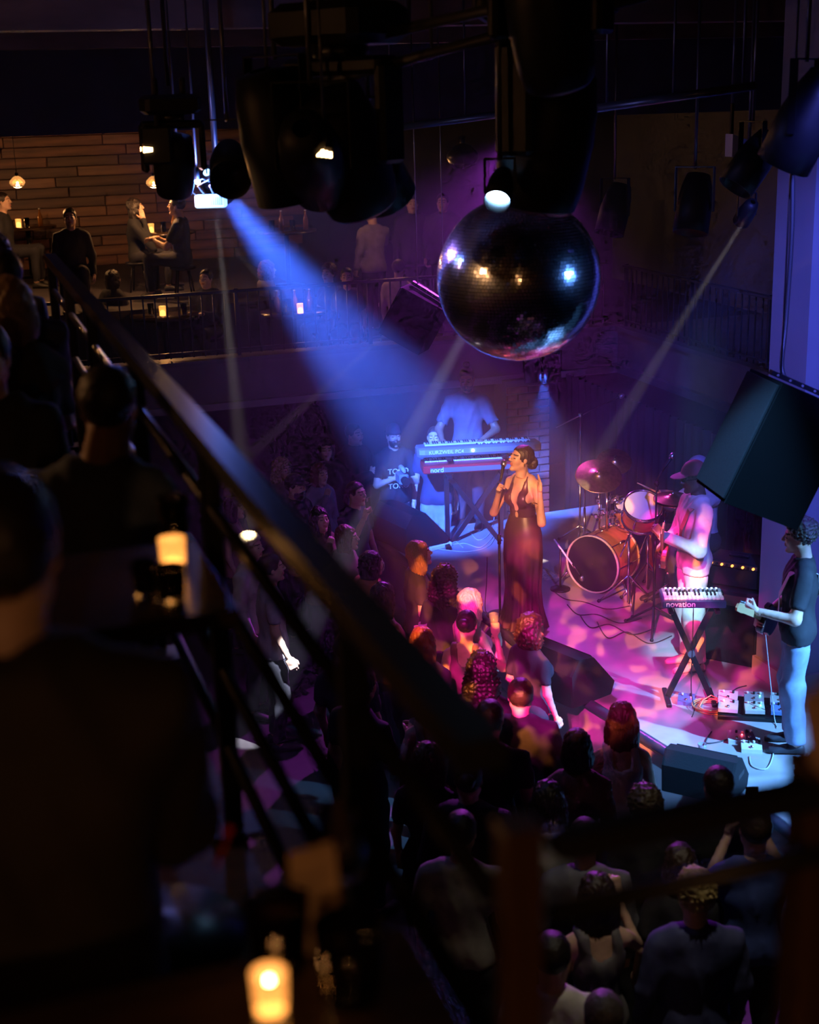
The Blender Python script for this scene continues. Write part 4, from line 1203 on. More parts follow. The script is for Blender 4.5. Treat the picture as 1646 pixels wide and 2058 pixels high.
strap('pale strap over the shoulder of the right guitarist', g2, [((-.12, .15, 1.08), (-.2, 1, .1), (1, 0, .5)), ((-.13, .15, 1.25), (0, 1, .2), (1, 0, .3)), ((-.13, .09, 1.40), (-.2, .6, .8), (1, 0, .2)), ((-.10, -.01, 1.455), (0, 0, 1), (1, 0, .1)), ((-.05, -.115, 1.38), (0, -1, .3), (1, 0, -.2)), ((.05, -.14, 1.2), (0, -1, 0), (1, 0, -.4)), ((.15, -.09, 1.02), (.6, -1, 0), (.6, 0, -.8))], mat('grey_strap', (.5, .45, .48), .7), .03)

# drummer, seated behind the kit
DP = on(1412, 1196, 0)
d1, di = person('drummer in a white t-shirt sitting behind the kit with one arm stretched out', DP, 112, 1.78, 'm', 'brown', 'cap_back', (.35, .25, .4), ('tee', (.6, .58, .6)), ('trousers', (.03, .03, .04)), sit=.54,
    arms={'R': ((.30, .20, 1.20), (.22, .46, 1.30)), 'L': ((-.22, .24, 1.36), (-.16, .50, 1.50))}, hands={'L': ('grip', (.1, 1, .1), (.3, 0, -1)), 'R': ('grip', (-.1, 1, .0), (-.3, 0, -1))}, cell=.02, fine=True, lean=(0, .05))
for s, lab, dv in (('L', 'wooden drumstick raised toward the crash cymbal', (.15, .75, .42)), ('R', 'wooden drumstick over the snare drum', (-.1, .8, -.1))):
    a = world_of(d1, Vector(di['A'][s][1]) * di['k'] + Vector((0, .07, -.012)))
    dd = Matrix.Rotation(d1.rotation_euler.z, 3, 'Z') @ Vector(dv).normalized()
    t = thing('drumstick', lab, 'drumstick', M=aim(a, -dd))
    MB().lathe([(.004, -.1), (.0075, -.09), (.0075, .2), (.004, .28)], 8).obj('shaft', M_stick, t)
    MB().ball((0, 0, .285), (.005, .005, .009), 8).obj('tip', M_stick, t)
# ------------------------------------------------------------------ mirror ball
BC = away(1042, 560, 8.2); BR = 0.475
ball = thing('mirror_ball', 'large mirror ball of tiny square mirrors hanging over the crowd', 'mirror ball', BC)
M_mirror = mat('mirror_glass', (0.86, 0.86, 0.9), 0.16, 1.0)
MB().ball((0, 0, 0), BR - .006, 40).obj('core', BLACK, ball)
rows_n = 74
tiles = []
view = (EYE - BC).normalized()
for i in range(rows_n):
    la = -math.pi / 2 + (i + .5) * math.pi / rows_n
    n = max(6, int(2 * math.pi * BR * math.cos(la) / .0205))
    for j in range(n):
        lo_ = 2 * math.pi * (j + .5 * (i % 2)) / n
        nv = Vector((math.cos(la) * math.cos(lo_), math.cos(la) * math.sin(lo_), math.sin(la)))
        tiles.append((nv.dot(view), i, la, lo_, n))
tiles.sort(key=lambda q: -q[0])
row_mesh = {}
rest = MB()
for q, (dv, i, la, lo_, n) in enumerate(tiles):
    w = 2 * math.pi * BR * math.cos(la) / n * .93; h = math.pi * BR / rows_n * .91
    M = RZ(math.degrees(lo_)) @ RY(-math.degrees(la)) @ T(BR, 0, 0) @ RY(random.gauss(0, .8)) @ RZ(random.gauss(0, .8))
    if q < 300:
        if i not in row_mesh:
            row_mesh[i] = MB().box((0, 0, 0), (.005, w, h)).mesh('mirror_tile', M_mirror)
        o = link('mirror_tile', row_mesh[i], ball); o.matrix_local = M
    else:
        rest.add([(.0025, -w / 2, -h / 2), (.0025, w / 2, -h / 2), (.0025, w / 2, h / 2), (.0025, -w / 2, h / 2), (-.0025, -w / 2, -h / 2), (-.0025, w / 2, -h / 2), (-.0025, w / 2, h / 2), (-.0025, -w / 2, h / 2)],
                 [(0, 1, 2, 3), (4, 5, 1, 0), (5, 6, 2, 1), (6, 7, 3, 2), (7, 4, 0, 3)], M)
o = rest.obj('mirror_tiles', M_mirror, ball); o['kind'] = 'stuff'
MB().lathe([(.02, BR + .09), (.02, BR + .03), (.07, BR + .02), (.09, BR - .012)], 16).obj('collar', BLACKM, ball)
MB().cyl((0, 0, BR + .05), (0, 0, 5.5 - BC.z), .012, n=8).obj('hanging_rod', BLACKM, ball)

# ------------------------------------------------------------------ stage lamps
M_lens_b = mat('lens_blue', (.3, .5, 1), .2, emit=(.3, .6, 1.0), power=60)
M_lens_w = mat('lens_warm', (1, .6, .3), .2, emit=(1.0, .55, .2), power=18)
M_lens_r = mat('lens_red', (1, .2, .1), .2, emit=(1.0, .14, .07), power=3.0)
M_lens_k = mat('lens_dark', (.02, .02, .03), .08)
def hang(t, z, x=0.0, y=0.0, r=.012):
    top = 5.5 - t.location.z
    if top > z: MB().cyl((x, y, z), (x, y, top), r, n=8).obj('hanging_pole', M_pipe, t)
def moving_head(label, loc, d, s=1.0, lens=M_lens_k):
    """base on top, yoke, and a tilting head pointing along d"""
    t = thing('moving_head_lamp', label, 'stage lamp', loc)
    d = Vector(d).normalized(); az = math.atan2(d.y, d.x)
    Z = Matrix.Rotation(az - math.pi / 2, 4, 'Z')
    MB().box((0, 0, .42 * s), (.40 * s, .34 * s, .14 * s), Z, 1, .03 * s).obj('base', BLACK, t)
    MB().cyl((0, 0, .30 * s), (0, 0, .36 * s), .1 * s, n=20).obj('pan_bearing', BLACKM, t)
    y = MB(); y.box((0, 0, .28 * s), (.44 * s, .14 * s, .06 * s), Z, 1, .015 * s)
    for q in (-1, 1): y.box((q * .21 * s, 0, .12 * s), (.045 * s, .13 * s, .34 * s), Z, 1, .015 * s)
    y.obj('yoke', BLACK, t)
    A = aim((0, 0, 0), d)
    MB().lathe([(.06 * s, .22 * s), (.13 * s, .20 * s), (.15 * s, .1 * s), (.155 * s, 0), (.145 * s, -.15 * s), (.13 * s, -.22 * s), (.115 * s, -.235 * s), (.115 * s, -.21 * s)], 28, A).obj('head_shell', BLACK, t)
    MB().lathe([(.112 * s, -.22 * s), (.07 * s, -.235 * s), (.004, -.24 * s)], 24, A, False).obj('lens', lens, t)
    for q in (-1, 1): MB().box((q * .1 * s, 0, .55 * s), (.04 * s, .06 * s, .12 * s), Z, 1, .008).obj('clamp', BLACKM, t)
    hang(t, .55 * s)
    return t
def par_can(label, loc, d, s=1.0, lens=M_lens_k, doors=False, hangs=True, vent=None):
    t = thing('par_can', label, 'stage lamp', loc)
    A = aim((0, 0, 0), d)
    MB().lathe([(.03 * s, .2 * s), (.07 * s, .19 * s), (.09 * s, .12 * s), (.105 * s, .02 * s), (.105 * s, -.16 * s), (.1 * s, -.16 * s), (.098 * s, -.02 * s)], 24, A, False).obj('can', BLACK, t)
    MB().lathe([(.098 * s, -.05 * s), (.06 * s, -.065 * s), (.003, -.07 * s)], 20, A, False).obj('lens', lens, t)
    y = MB()
    for q in (-1, 1): y.box((q * .118 * s, 0, .1 * s), (.008, .03 * s, .26 * s), Matrix.Rotation(math.atan2(Vector(d).y, Vector(d).x) - math.pi / 2, 4, 'Z'))
    y.box((0, 0, .23 * s), (.24 * s, .03 * s, .008), Matrix.Rotation(math.atan2(Vector(d).y, Vector(d).x) - math.pi / 2, 4, 'Z'))
    y.obj('yoke', BLACKM, t)
    if doors:
        for q in range(4):
            MB().box((0, .15 * s, -.2 * s), (.16 * s, .004, .12 * s), A @ RZ(90 * q) @ T(0, -.03 * s, 0) @ RX(20)).obj('barn_door', BLACK, t)
    if vent:
        for q in range(3): MB().box((0, 0, 0), (.006, .02 * s, .035 * s), A @ T(-.02 * s + q * .02 * s, -.1 * s, .1 * s)).obj('vent_slot', vent, t)
    if hangs: hang(t, .22 * s)
    return t
moving_head('big black moving head lamp hanging in front of the mirror ball', away(1098, 275, 7.0), (-.15, .1, -1), 1.5, M_lens_k)
_d = Vector((-.2, -.8, -.55)).normalized()
par_can('black lamp with a blazing blue lens touching the top of the mirror ball', away(1002, 392, 6.65) - _d * .045, _d, .6, M_lens_b, False, True)
moving_head('black moving head lamp above the big one at the top edge of the picture', away(1105, 45, 6.4), (.2, .3, -1), 1.2)
moving_head('black moving head lamp in the cluster left of centre', away(690, 300, 6.9), (.3, .4, -1), 1.35)
par_can('big black can lamp at the left of the dark cluster', away(560, 285, 6.9), (.2, .2, -1), 1.7, M_lens_k, False)
par_can('black lamp with warm light leaking from its vents in the dark cluster', away(630, 320, 6.7), (.1, .9, -.5), 1.5, M_lens_k, False, True)
t = thing('work_light', 'small warm lamp glowing in the middle of the dark cluster', 'lamp', away(652, 306, 6.45))
MB().box((0, .02, 0), (.085, .05, .065), None, 1, .01).obj('housing', BLACK, t)
for q in range(4): MB().box((-.027 + q * .018, -.008, -.0 - .004 * q), (.013, .012, .034 - .003 * q)).obj('lamp_tube', M_lens_w, t)
hang(t, .03, 0, .02, .006)
par_can('black can lamp at the right of the dark cluster', away(745, 330, 7.2), (.4, .5, -.8), 1.4, M_lens_k, False)
moving_head('black moving head lamp at the left of the lit wall', away(350, 330, 7.9), (-.1, .3, -1), .75)
par_can('round black lamp hanging between the two lamp clusters', away(462, 335, 8.0), (.1, -.9, -.35), 1.1, M_lens_k)
_d = (Vector((0.55, 15.3, 0.45)) - P_BLUE).normalized()
par_can('black lamp shining a blue beam down to the stage', P_BLUE - _d * .15, _d, .8, M_lens_b, False)
t = thing('lamp_controller', 'white lit box with wires under the left lamp cluster', 'lamp box', away(424, 404, 8.4))
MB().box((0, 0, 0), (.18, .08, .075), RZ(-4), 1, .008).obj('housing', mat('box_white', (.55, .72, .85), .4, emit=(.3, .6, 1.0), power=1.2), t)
for q in range(6): MB().box((.01 + q * .012, -.043, .004), (.006, .006, .05), RZ(-4)).obj('vent_slot', GREYP, t)
for q in range(3):
    MB().tube([(-.08 + q * .05, 0, .03), (-.14 + q * .07, -.03, .09), (-.04 + q * .05, -.02, .13), (.02 + q * .03, 0, .1 + q * .03), (.05, 0, .3)], .005, 6).obj('wire', STEEL, t)
hang(t, .03, .05)
for px, py, mm, lab, rr in ((397, 365, M_lens_b, 'small blue pilot lamp blazing above the white lit box', .016), (362, 384, M_lens_w, 'small orange pilot lamp left of the white lit box', .012)):
    t = thing('pilot_lamp', lab, 'lamp', away(px, py, 8.3))
    MB().ball((0, 0, 0), rr, 12).obj('bulb', mm, t)
    MB().cyl((0, 0, rr * .5), (0, 0, .08), rr * .8, n=10).obj('socket', BLACK, t)
    hang(t, .07, 0, 0, .006)
    bulb('pilot_bulb', t.location + Vector((.03, -.03, -.03)), (.08, .2, 1.0) if mm is M_lens_b else (1, .4, .1), 16 if mm is M_lens_b else 3, .03)
t = thing('ballast_box', 'black box with a warm glowing window at the left of the lamp cluster', 'lamp box', away(318, 292, 7.8))
MB().box((0, 0, 0), (.16, .12, .2), None, 1, .012).obj('housing', BLACK, t)
for q in range(3): MB().box((-.085, -.058, .0 - .016 + q * .0), (.002, .01, .02)).obj('vent_slot', M_lens_w, t)
for q in range(4): MB().box((-.066 + q * .013, -.062, -.02), (.009, .006, .03 - .003 * q)).obj('glow_slot', M_lens_w, t)
hang(t, .1)
par_can('black can with a glowing red rim in front of the side gallery', away(1395, 415, 10.6), Vector((-.18, -.30, -1)), 1.25, M_lens_r, False)
par_can('small black lamp on the gallery wall left of the glowing can', away(1235, 425, 14.0), (-.3, -.3, -1), 1.4)
par_can('black lamp hanging beside the pillar near the ceiling', away(1510, 330, 9.6), (-.6, -.2, -.8), 1.2)
t = thing('wall_speaker', 'small pale speaker fixed high beside the pillar', 'speaker', away(1478, 290, 9.8), .4)
MB().loft([[(-.06, -.05, -.08), (.05, -.06, -.07), (.07, .06, -.07), (-.04, .06, -.08)], [(-.06, -.05, .07), (.05, -.06, .03), (.07, .06, .03), (-.04, .06, .07)]]).obj('cabinet', mat('pale_box', (.35, .36, .5), .5), t)
MB().box((0, .05, .15), (.02, .02, .24)).obj('bracket', BLACKM, t)
hang(t, .2, 0, .05, .01)
for px, lab in ((1070, 'left one of two small blue lamps below the mirror ball'), (1110, 'right one of two small blue lamps below the mirror ball')):
    par_can(lab, away(px, 742, 15.0), (.05, -.15, -1), .9, mat('lens_soft_blue', (.2, .3, 1), .3, emit=(.15, .3, 1), power=4), False, False).children
par_can('black lamp at the top of the right picture edge', away(1615, 250, 8.0), (-.4, .3, -1), 1.5)
par_can('white-beam lamp under the gallery ceiling above the pillar', away(1500, 428, 10.1), on(1075, 1120, 0) - away(1500, 436, 10.0), .6)

# ------------------------------------------------------------------ loudspeakers on chains
def pa(label, loc, M3, w, d, h, drop_to=5.5):
    """front grille at local -x; tilted by M3"""
    t = thing('hanging_loudspeaker', label, 'speaker', loc)
    MB().loft([[(-d / 2, -w / 2, z), (d / 2, -w / 2 * .7, z), (d / 2, w / 2 * .7, z), (-d / 2, w / 2, z)] for z in (-h / 2, h / 2)], M3).obj('cabinet', mat('pa_black', (.0035, .0035, .004), .9, spec=.05), t)
    MB().box((-d / 2 - .012, 0, 0), (.02, w * .94, h * .95), M3, 1, .004).obj('grille', M_grille, t)
    br = MB().box((0, 0, h / 2 + .03), (d * .95, .05, .03), M3).obj('flying_bracket', BLACK, t)
    for q in range(6): MB().cyl(M3 @ Vector((-d * .4 + q * d * .16, -.03, h / 2 + .03)), M3 @ Vector((-d * .4 + q * d * .16, .03, h / 2 + .03)), .008, n=8).obj('bolt_hole', GREYP, br)
    for q in (-.35, .35):
        a = M3 @ Vector((q * d, 0, h / 2 + .04))
        MB().cyl(a, Vector((a.x, a.y, drop_to - loc.z)), .006, n=6).obj('chain', STEEL, t)
pa('big black loudspeaker hanging tilted over the right of the stage', away(1560, 905, 8.3), RZ(8) @ RY(25), .5, .55, .78)
pa('black loudspeaker hanging tilted in front of the far terrace', away(838, 640, 13.2), RZ(-20) @ RY(30), .45, .42, .5)
cable('black power cable running down the pillar to the right loudspeaker', [away(1592, 230, 8.6), away(1592, 450, 8.6), away(1580, 640, 8.6), away(1572, 745, 8.5), away(1600, 770, 8.4)], M_cable, .014)

# ------------------------------------------------------------------ pendant lamps
M_fil = mat('filament_glow', (1, .5, .2), .3, emit=(1.0, .42, .12), power=26)
M_shade = mat('amber_glass', (1.0, .62, .3), .15, trans=.8, emit=(1, .4, .1), power=.5)
def pendant(label, loc, watts, ceil, lit=True, s=1.0):
    t = thing('pendant_lamp', label, 'pendant lamp', loc, 0, 'pendant lamps over the tables' if lit else None)
    MB().lathe([(.02 * s, .09 * s), (.05 * s, .075 * s), (.095 * s, .03 * s), (.1 * s, .0), (.08 * s, -.03 * s)], 20, None, False).obj('shade', M_shade if lit else BLACKM, t)
    cg = MB()
    for q in range(8):
        a = q * math.pi / 4
        cg.tube([(.1 * s * math.cos(a), .1 * s * math.sin(a), .0), (.075 * s * math.cos(a), .075 * s * math.sin(a), -.04 * s), (.02 * s * math.cos(a), .02 * s * math.sin(a), -.06 * s)], .003, 5)
    cg.obj('wire_cage', BLACKM, t)
    MB().ball((0, 0, 0), (.025 * s, .025 * s, .035 * s), 12).obj('bulb', M_fil if lit else GREYP, t)
    MB().cyl((0, 0, .06 * s), (0, 0, .13 * s), .02 * s, n=10).obj('socket', BLACKM, t)
    MB().cyl((0, 0, .1 * s), (0, 0, ceil - loc.z), .004, n=6).obj('cord', BLACK, t)
    if lit: bulb('pendant_bulb', loc + Vector((0, 0, -.075 * s)), (1.0, .45, .16), watts, .04)
pendant('glowing cage pendant lamp at the left edge of the plank wall', away(35, 368, 18.5), 34, 4.62)
pendant('glowing cage pendant lamp just left of the lamp clusters', away(309, 368, 18.5), 34, 4.62)
pendant('glowing cage pendant lamp above the standing man with glasses', away(790, 366, 18.5), 10, 4.62)
pendant('unlit dark pendant lamp left of the big moving head', away(930, 318, 17.5), 0, 4.62, False, 2.0)
pendant('cage pendant lamp over the mezzanine tables out of sight beside the wall', W(-2.3, 4.4, 4.9), 22, 5.5, True, 1.4)
pendant('cage pendant lamp behind the camera over the mezzanine', W(-1.0, -2.4, 4.75), 14, 5.5, True, 1.4)
# ------------------------------------------------------------------ tables, glasses, candles
M_top = mat('table_top', (.05, .028, .016), .25, vary=.3, scale=4, aniso=(1, 6, 1))
M_wax = mat('candle_wax', (.9, .6, .3), .5, emit=(1.0, .45, .12), power=2.2)
M_flame = mat('flame', (1, .7, .3), .5, emit=(1.0, .62, .25), power=45)
M_votive = mat('votive_glass', (1.0, .8, .55), .12, trans=.9, emit=(1.0, .38, .08), power=.25)
def table(label, loc, rz, w, d, h=.75, rnd=False):
    t = thing('cocktail_table', label, 'table', loc, rz)
    if rnd: MB().lathe([(w, h - .035), (w + .004, h - .02), (w, h), (.01, h)], 28).obj('table_top', M_top, t)
    else: MB().box((0, 0, h - .018), (w, d, .036), None, 1, .006).obj('table_top', M_top, t)
    MB().cyl((0, 0, .02), (0, 0, h - .03), .035, n=14).obj('pedestal', BLACKM, t)
    MB().lathe([(.22, 0), (.22, .012), (.05, .03)], 24).obj('base', BLACKM, t)
def candle(label, loc, s=1.0, watts=.35):
    t = thing('candle_glass', label, 'candle', loc)
    MB().lathe([(.022 * s, .0), (.030 * s, .004), (.034 * s, .09 * s), (.0325 * s, .09 * s), (.028 * s, .008)], 18, None, False).obj('glass', M_votive, t)
    MB().lathe([(.026 * s, .008), (.028 * s, .042 * s), (.004, .040 * s)], 16).obj('wax', M_wax, t)
    MB().lathe([(.002, .043 * s), (.007 * s, .052 * s), (.006 * s, .062 * s), (.001, .078 * s)], 10).obj('flame', M_flame, t)
    if watts: bulb('candle_light', Vector(loc) + Vector((0, 0, .115 * s)), (1.0, .42, .12), watts, .02)
def tumbler(label, loc, h=.12, r=.035, drink=(.35, .12, .03), level=.6):
    t = thing('drinking_glass', label, 'glass', loc)
    MB().lathe([(r * .8, 0), (r, h), (r * .94, h), (r * .75, .008)], 16, None, False).obj('glass', GLASS, t)
    MB().lathe([(r * .72, .01), (r * (.76 + .16 * level), h * level), (.002, h * level)], 14).obj('drink', mat('drink_%d' % int(drink[0] * 99), drink, .1, trans=.5), t)
def bottle(label, loc, h=.24, r=.034, col=(.05, .03, .01)):
    t = thing('bottle', label, 'bottle', loc)
    MB().lathe([(r, 0), (r, h * .55), (r * .5, h * .72), (r * .36, h * .8), (r * .36, h * .97)], 16).obj('body', mat('bottle_%d' % int(col[0] * 999 + col[2] * 99), col, .12, trans=.4), t)
    MB().cyl((0, 0, h * .95), (0, 0, h), r * .4, n=10).obj('cap', WHITE, t)
TZ = MEZZ + .75
table('narrow dark table against the near handrail behind the single candle', W(-.28, 1.45, MEZZ), TH, .42, .5, .85)
table('narrow dark table at the bottom edge nearest the camera', W(-.36, -.06, MEZZ), TH, .60, .52)
candle('glowing candle glass in front of the dark silhouettes by the handrail', on(350, 1150, TZ + .1), .85, .06)
tumbler('tumbler of red drink just behind the single candle', on(352, 1092, TZ + .1), .11, .036, (.4, .05, .02))
tumbler('low tumbler in front of the single candle', on(345, 1205, TZ + .1), .07, .034, (.2, .08, .02))
tumbler('small glass left of the single candle', on(292, 1195, TZ + .1), .07, .028, (.25, .1, .03))
candle('brightest candle glass at the bottom edge of the picture', on(545, 2035, TZ), .62, .07)
tumbler('tumbler glowing amber just behind the bottom candle', on(560, 1945, TZ), .095, .042, (.55, .25, .08), .85)
tumbler('stemless glass at the upper side of the bottom table', on(690, 1755, TZ), .1, .035, (.3, .12, .03))
tumbler('dark glass right of the bottom candle', on(705, 2000, TZ), .10, .045, (.05, .02, .01))
t = thing('menu_card', 'folded paper card lit by the candle on the bottom table', 'card', on(650, 1905, TZ), .5)
MB().box((0, 0, .065), (.062, .003, .13), RX(-8)).obj('front_leaf', mat('card_paper', (.62, .42, .26), .8), t)
MB().box((0, .045, .065), (.062, .003, .13), RX(10)).obj('back_leaf', MATS['card_paper'], t)
t = thing('stir_stick', 'red stirring stick in the dark left of the bottom table', 'stick', on(435, 1745, TZ))
MB().cyl((0, 0, 0), (.02, .01, .05), .003, n=6).obj('stem', RED, t)
MB().ball((.02, .01, .055), .008, 8).obj('knob', mat('red_bead', (.8, .02, .05), .3), t)
# far terrace tables
def far_table(px, py, tier, label, items, rnd=True, watts=1.0, h=.75):
    z = tier + h
    c = on(px, py, z)
    table(label, (c.x, c.y, tier), TH, .42, .4, h, rnd)
    for k, (dx, dy, kind, lab) in enumerate(items):
        p = Vector((c.x + dx, c.y + dy, z))
        if kind == 'c': candle(lab, p, 1.3, watts)
        elif kind == 'g': tumbler(lab, p, .14, .04, (.5, .2, .06), .7)
        else: bottle(lab, p, .26, .036, (.3, .12, .03))
far_table(330, 465, TIER2, 'round table between the woman with a hand on her cheek and the man facing her', [(-.16, -.1, 'c', 'candle glass on the table before the woman with a hand on her cheek'), (.02, -.15, 'g', 'tumbler on the table of the couple by the plank wall'), (.14, .0, 'b', 'bottle on the table of the couple by the plank wall'), (.2, -.18, 'g', 'glass near the man by the plank wall')])
far_table(55, 455, TIER2, 'round table under the left pendant lamp', [(-.1, -.1, 'c', 'candle glass under the left pendant lamp'), (.05, -.2, 'g', 'glass under the left pendant lamp'), (.2, 0, 'b', 'bottle under the left pendant lamp')])
far_table(575, 462, TIER2, 'round table in the blue beam behind the terrace', [(-.06, 0, 'b', 'amber bottle on the table in the blue beam'), (.1, -.15, 'g', 'amber glass on the table in the blue beam'), (-.18, -.1, 'g', 'pale glass on the table in the blue beam'), (.27, 0, 'b', 'second amber bottle on the table in the blue beam')])
far_table(330, 632, TIER1, 'dark table with a bright candle on the lower terrace', [(0, -.1, 'c', 'bright candle on the lower terrace table at left'), (-.16, 0, 'g', 'glass beside the bright terrace candle'), (.26, -.1, 'g', 'glass at the right of the bright terrace candle')])
far_table(590, 625, TIER1, 'table crowded with bottles on the lower terrace in the blue haze', [(.1, -.2, 'c', 'candle among the bottles on the lower terrace'), (-.1, -.15, 'g', 'glass among the terrace bottles'), (-.2, 0, 'b', 'left bottle on the lower terrace table'), (.02, 0, 'b', 'middle bottle on the lower terrace table'), (.2, .05, 'b', 'right bottle on the lower terrace table')])
far_table(818, 478, TIER1, 'small high table beside the standing man with glasses', [(0, 0, 'b', 'dark bottle beside the standing man with glasses')], True, 0, 1.1)
for px, py, h, lab in ((345, 722, .2, 'glowing lantern at the left end of the far terrace floor'),):
    t = thing('lantern', lab, 'lantern', on(px, py + 12, TIER1))
    MB().box((0, 0, .01), (.2, .2, .02)).obj('base', BLACKM, t)
    for sx in (-1, 1):
        for sy in (-1, 1): MB().box((sx * .085, sy * .085, .13), (.014, .014, .24)).obj('frame_bar', BLACKM, t)
    MB().box((0, 0, .12), (.15, .15, .19)).obj('lit_glass', mat('lantern_glass', (1, .55, .2), .3, emit=(1.0, .42, .12), power=.9), t)
    MB().box((0, 0, .255), (.22, .22, .02), None, .6).obj('roof', BLACKM, t)
# ------------------------------------------------------------------ audience
def yaw_to(p, q):
    return math.degrees(math.atan2(-(q.x - p.x), q.y - p.y))
ARMS = {
 'down': (None, None),
 'cup': ({'R': ((.24, .06, 1.10), (.14, .30, 1.20))}, {'R': ('cup', (-.3, .7, .4), (-.8, .2, .2))}),
 'clasp': ({'R': ((.22, .08, 1.10), (.05, .28, 1.22)), 'L': ((-.22, .08, 1.10), (-.05, .28, 1.20))}, {'R': ('cup', (-.6, .5, .6), (-.5, -.6, 0)), 'L': ('cup', (.6, .5, .6), (.5, -.6, 0))}),
 'raise': ({'R': ((.26, .16, 1.22), (.18, .26, 1.47))}, {'R': ('grip', (-.1, .2, 1), (-.3, 1, 0))}),
 'phone': ({'R': ((.22, .20, 1.25), (.10, .32, 1.50)), 'L': ((-.22, .16, 1.2), (-.06, .31, 1.44))}, {'R': ('grip', (-.2, .3, 1), (-.9, .2, 0)), 'L': ('cup', (.3, .3, .8), (.7, -.3, .3))}),
 'chin': ({'R': ((.20, .12, 1.12), (.05, .19, 1.40))}, {'R': ('grip', (-.3, .1, .9), (-.8, -.4, 0))}),
 'cheek': ({'R': ((.20, .22, 1.06), (.10, .12, 1.47))}, {'R': ('open', (0, -.2, 1), (-1, 0, 0))}),
 'table': ({'R': ((.22, .14, 1.12), (.10, .34, 1.22)), 'L': ((-.22, .14, 1.12), (-.10, .34, 1.22))}, {'R': ('relaxed', (-.4, 1, 0), (0, 0, -1)), 'L': ('relaxed', (.4, 1, 0), (0, 0, -1))}),
}
SING = SP
BLK, BRN, DRK, BLD, RDH = (.014, .01, .009), (.06, .03, .016), (.03, .016, .01), (.42, .27, .12), (.16, .045, .02)
PLACED = [q.location.copy() for q in (kb, g1, g2, d1)]
_st = []
def stool_for(label, loc, sit):
    lab = 'dark stool under the ' + ' '.join(label.split()[:9])
    if not _st:
        t = thing('stool', lab, 'stool', loc, 0, 'stools under seated guests')
        MB().lathe([(.15, .36), (.17, .375), (.17, .40), (.01, .405)], 20).obj('cushion', BLACK, t)
        for i in range(4):
            a = math.pi / 4 + i * math.pi / 2
            MB().cyl((.1 * math.cos(a), .1 * math.sin(a), .365), (.16 * math.cos(a), .16 * math.sin(a), 0), .012, n=8).obj('leg', BLACKM, t)
        _st.append(t)
    else:
        copy_thing(_st[0], loc, 0, lab)
def fan(px, py, label, hair='long', haircol=DRK, top=('tee', (.02, .02, .024)), h=1.68, sex='f', tone='light', dyaw=0.0, pose='down', head=(0, 4, 0), base=FLOOR_Z, sit=None, look=None, group='people in the crowd before the stage', lower=None, beard=None, cell=.025, yaw=None, lean=(0, 0), pos=None):
    k = h / 1.75
    hz = base + (1.66 - (0 if sit is None else .92 - sit)) * k
    p = on(px, py, hz)
    loc = Vector((p.x, p.y, base)) if pos is None else W(pos[0], pos[1], base)
    if base == MEZZ and sit is not None:            # keep clear of the handrail
        a = (loc.x - .1) * NX + (loc.y - 1.45) * NY
        if a > -.33: loc += Vector((NX, NY, 0)) * (-.33 - a)
    for _ in range(3):
        for q in PLACED:
            dv = Vector((loc.x - q.x, loc.y - q.y, 0))
            if abs(q.z - base) < .3 and 1e-4 < dv.length < .47: loc += dv.normalized() * (.47 - dv.length)
    PLACED.append(loc.copy())
    if sit is not None: stool_for(label, loc, sit)
    yw = yaw if yaw is not None else yaw_to(loc, look or SING) + dyaw
    arms, hands = ARMS[pose]
    return person(label, loc, yw, h, sex, tone, hair, haircol, top, lower or ('trousers', (.02, .02, .03)), arms=dict(arms) if arms else None, hands=dict(hands) if hands else None, head=head, sit=sit, cell=cell, group=group, beard=beard, lean=lean)
def held(info, side, name, label, cat, build, off=(0, .1, 0)):
    root, d = info
    p = world_of(root, (Vector(d['A'][side][1]) + Vector(off)) * d['k'])
    t = thing(name, label, cat, p, root.rotation_euler.z)
    build(t)
    return t
def phone(t):
    MB().box((0, 0, 0), (.072, .009, .15), None, 1, .004).obj('case', BLACK, t)
    MB().box((0, -.0052, 0), (.066, .001, .14)).obj('screen', mat('phone_screen', (.02, .02, .04), .1), t)
    MB().box((.02, .006, .055), (.024, .003, .03)).obj('camera_bump', GREYP, t)
def cupp(t):
    MB().lathe([(.028, -.05), (.038, .06), (.036, .06), (.027, -.045)], 14, None, False).obj('wall', MATS['cup_plastic'], t)
    MB().lathe([(.027, -.044), (.034, .03), (.002, .03)], 12).obj('drink', mat('cup_drink', (.4, .2, .06), .2), t)

# --- far side of the floor, under the terrace
fan(566, 938, 'woman with curly golden hair at the far left of the crowd', 'curly_long', BLD, ('jacket', (.12, .08, .03)), 1.64)
fan(590, 972, 'bearded man in a dark baseball cap below the curly golden hair', 'cap', (.02, .02, .03), ('jacket', (.02, .02, .025)), 1.76, 'm', beard='beard')
fan(625, 945, 'red-haired woman in an open denim jacket with clasped hands', 'bob', RDH, ('long', (.22, .22, .32)), 1.64, pose='chin')
fan(655, 897, 'dark-haired woman in a long black jacket standing behind the ponytail', 'bob', BLK, ('jacket', (.012, .012, .016)), 1.72, dyaw=-25)
i = fan(692, 872, 'pale-faced man with crossed hand at the back of the crowd', 'short', BRN, ('jacket', (.015, .015, .02)), 1.80, 'm', pose='clasp', dyaw=25)
cm = fan(762, 868, 'cameraman in a dark cap and black t-shirt with a film camera', 'cap_back', (.02, .025, .05), ('tee', (.012, .012, .016)), 1.80, 'm', pose='clasp', dyaw=-5, beard='beard')
lettering('TORO\nTORO\nTORO', .085, M_print, cm[0], T(-.12, .18, 1.27) @ RX(90) @ RY(180) @ T(-.24, 0, 0), 'shirt_print')
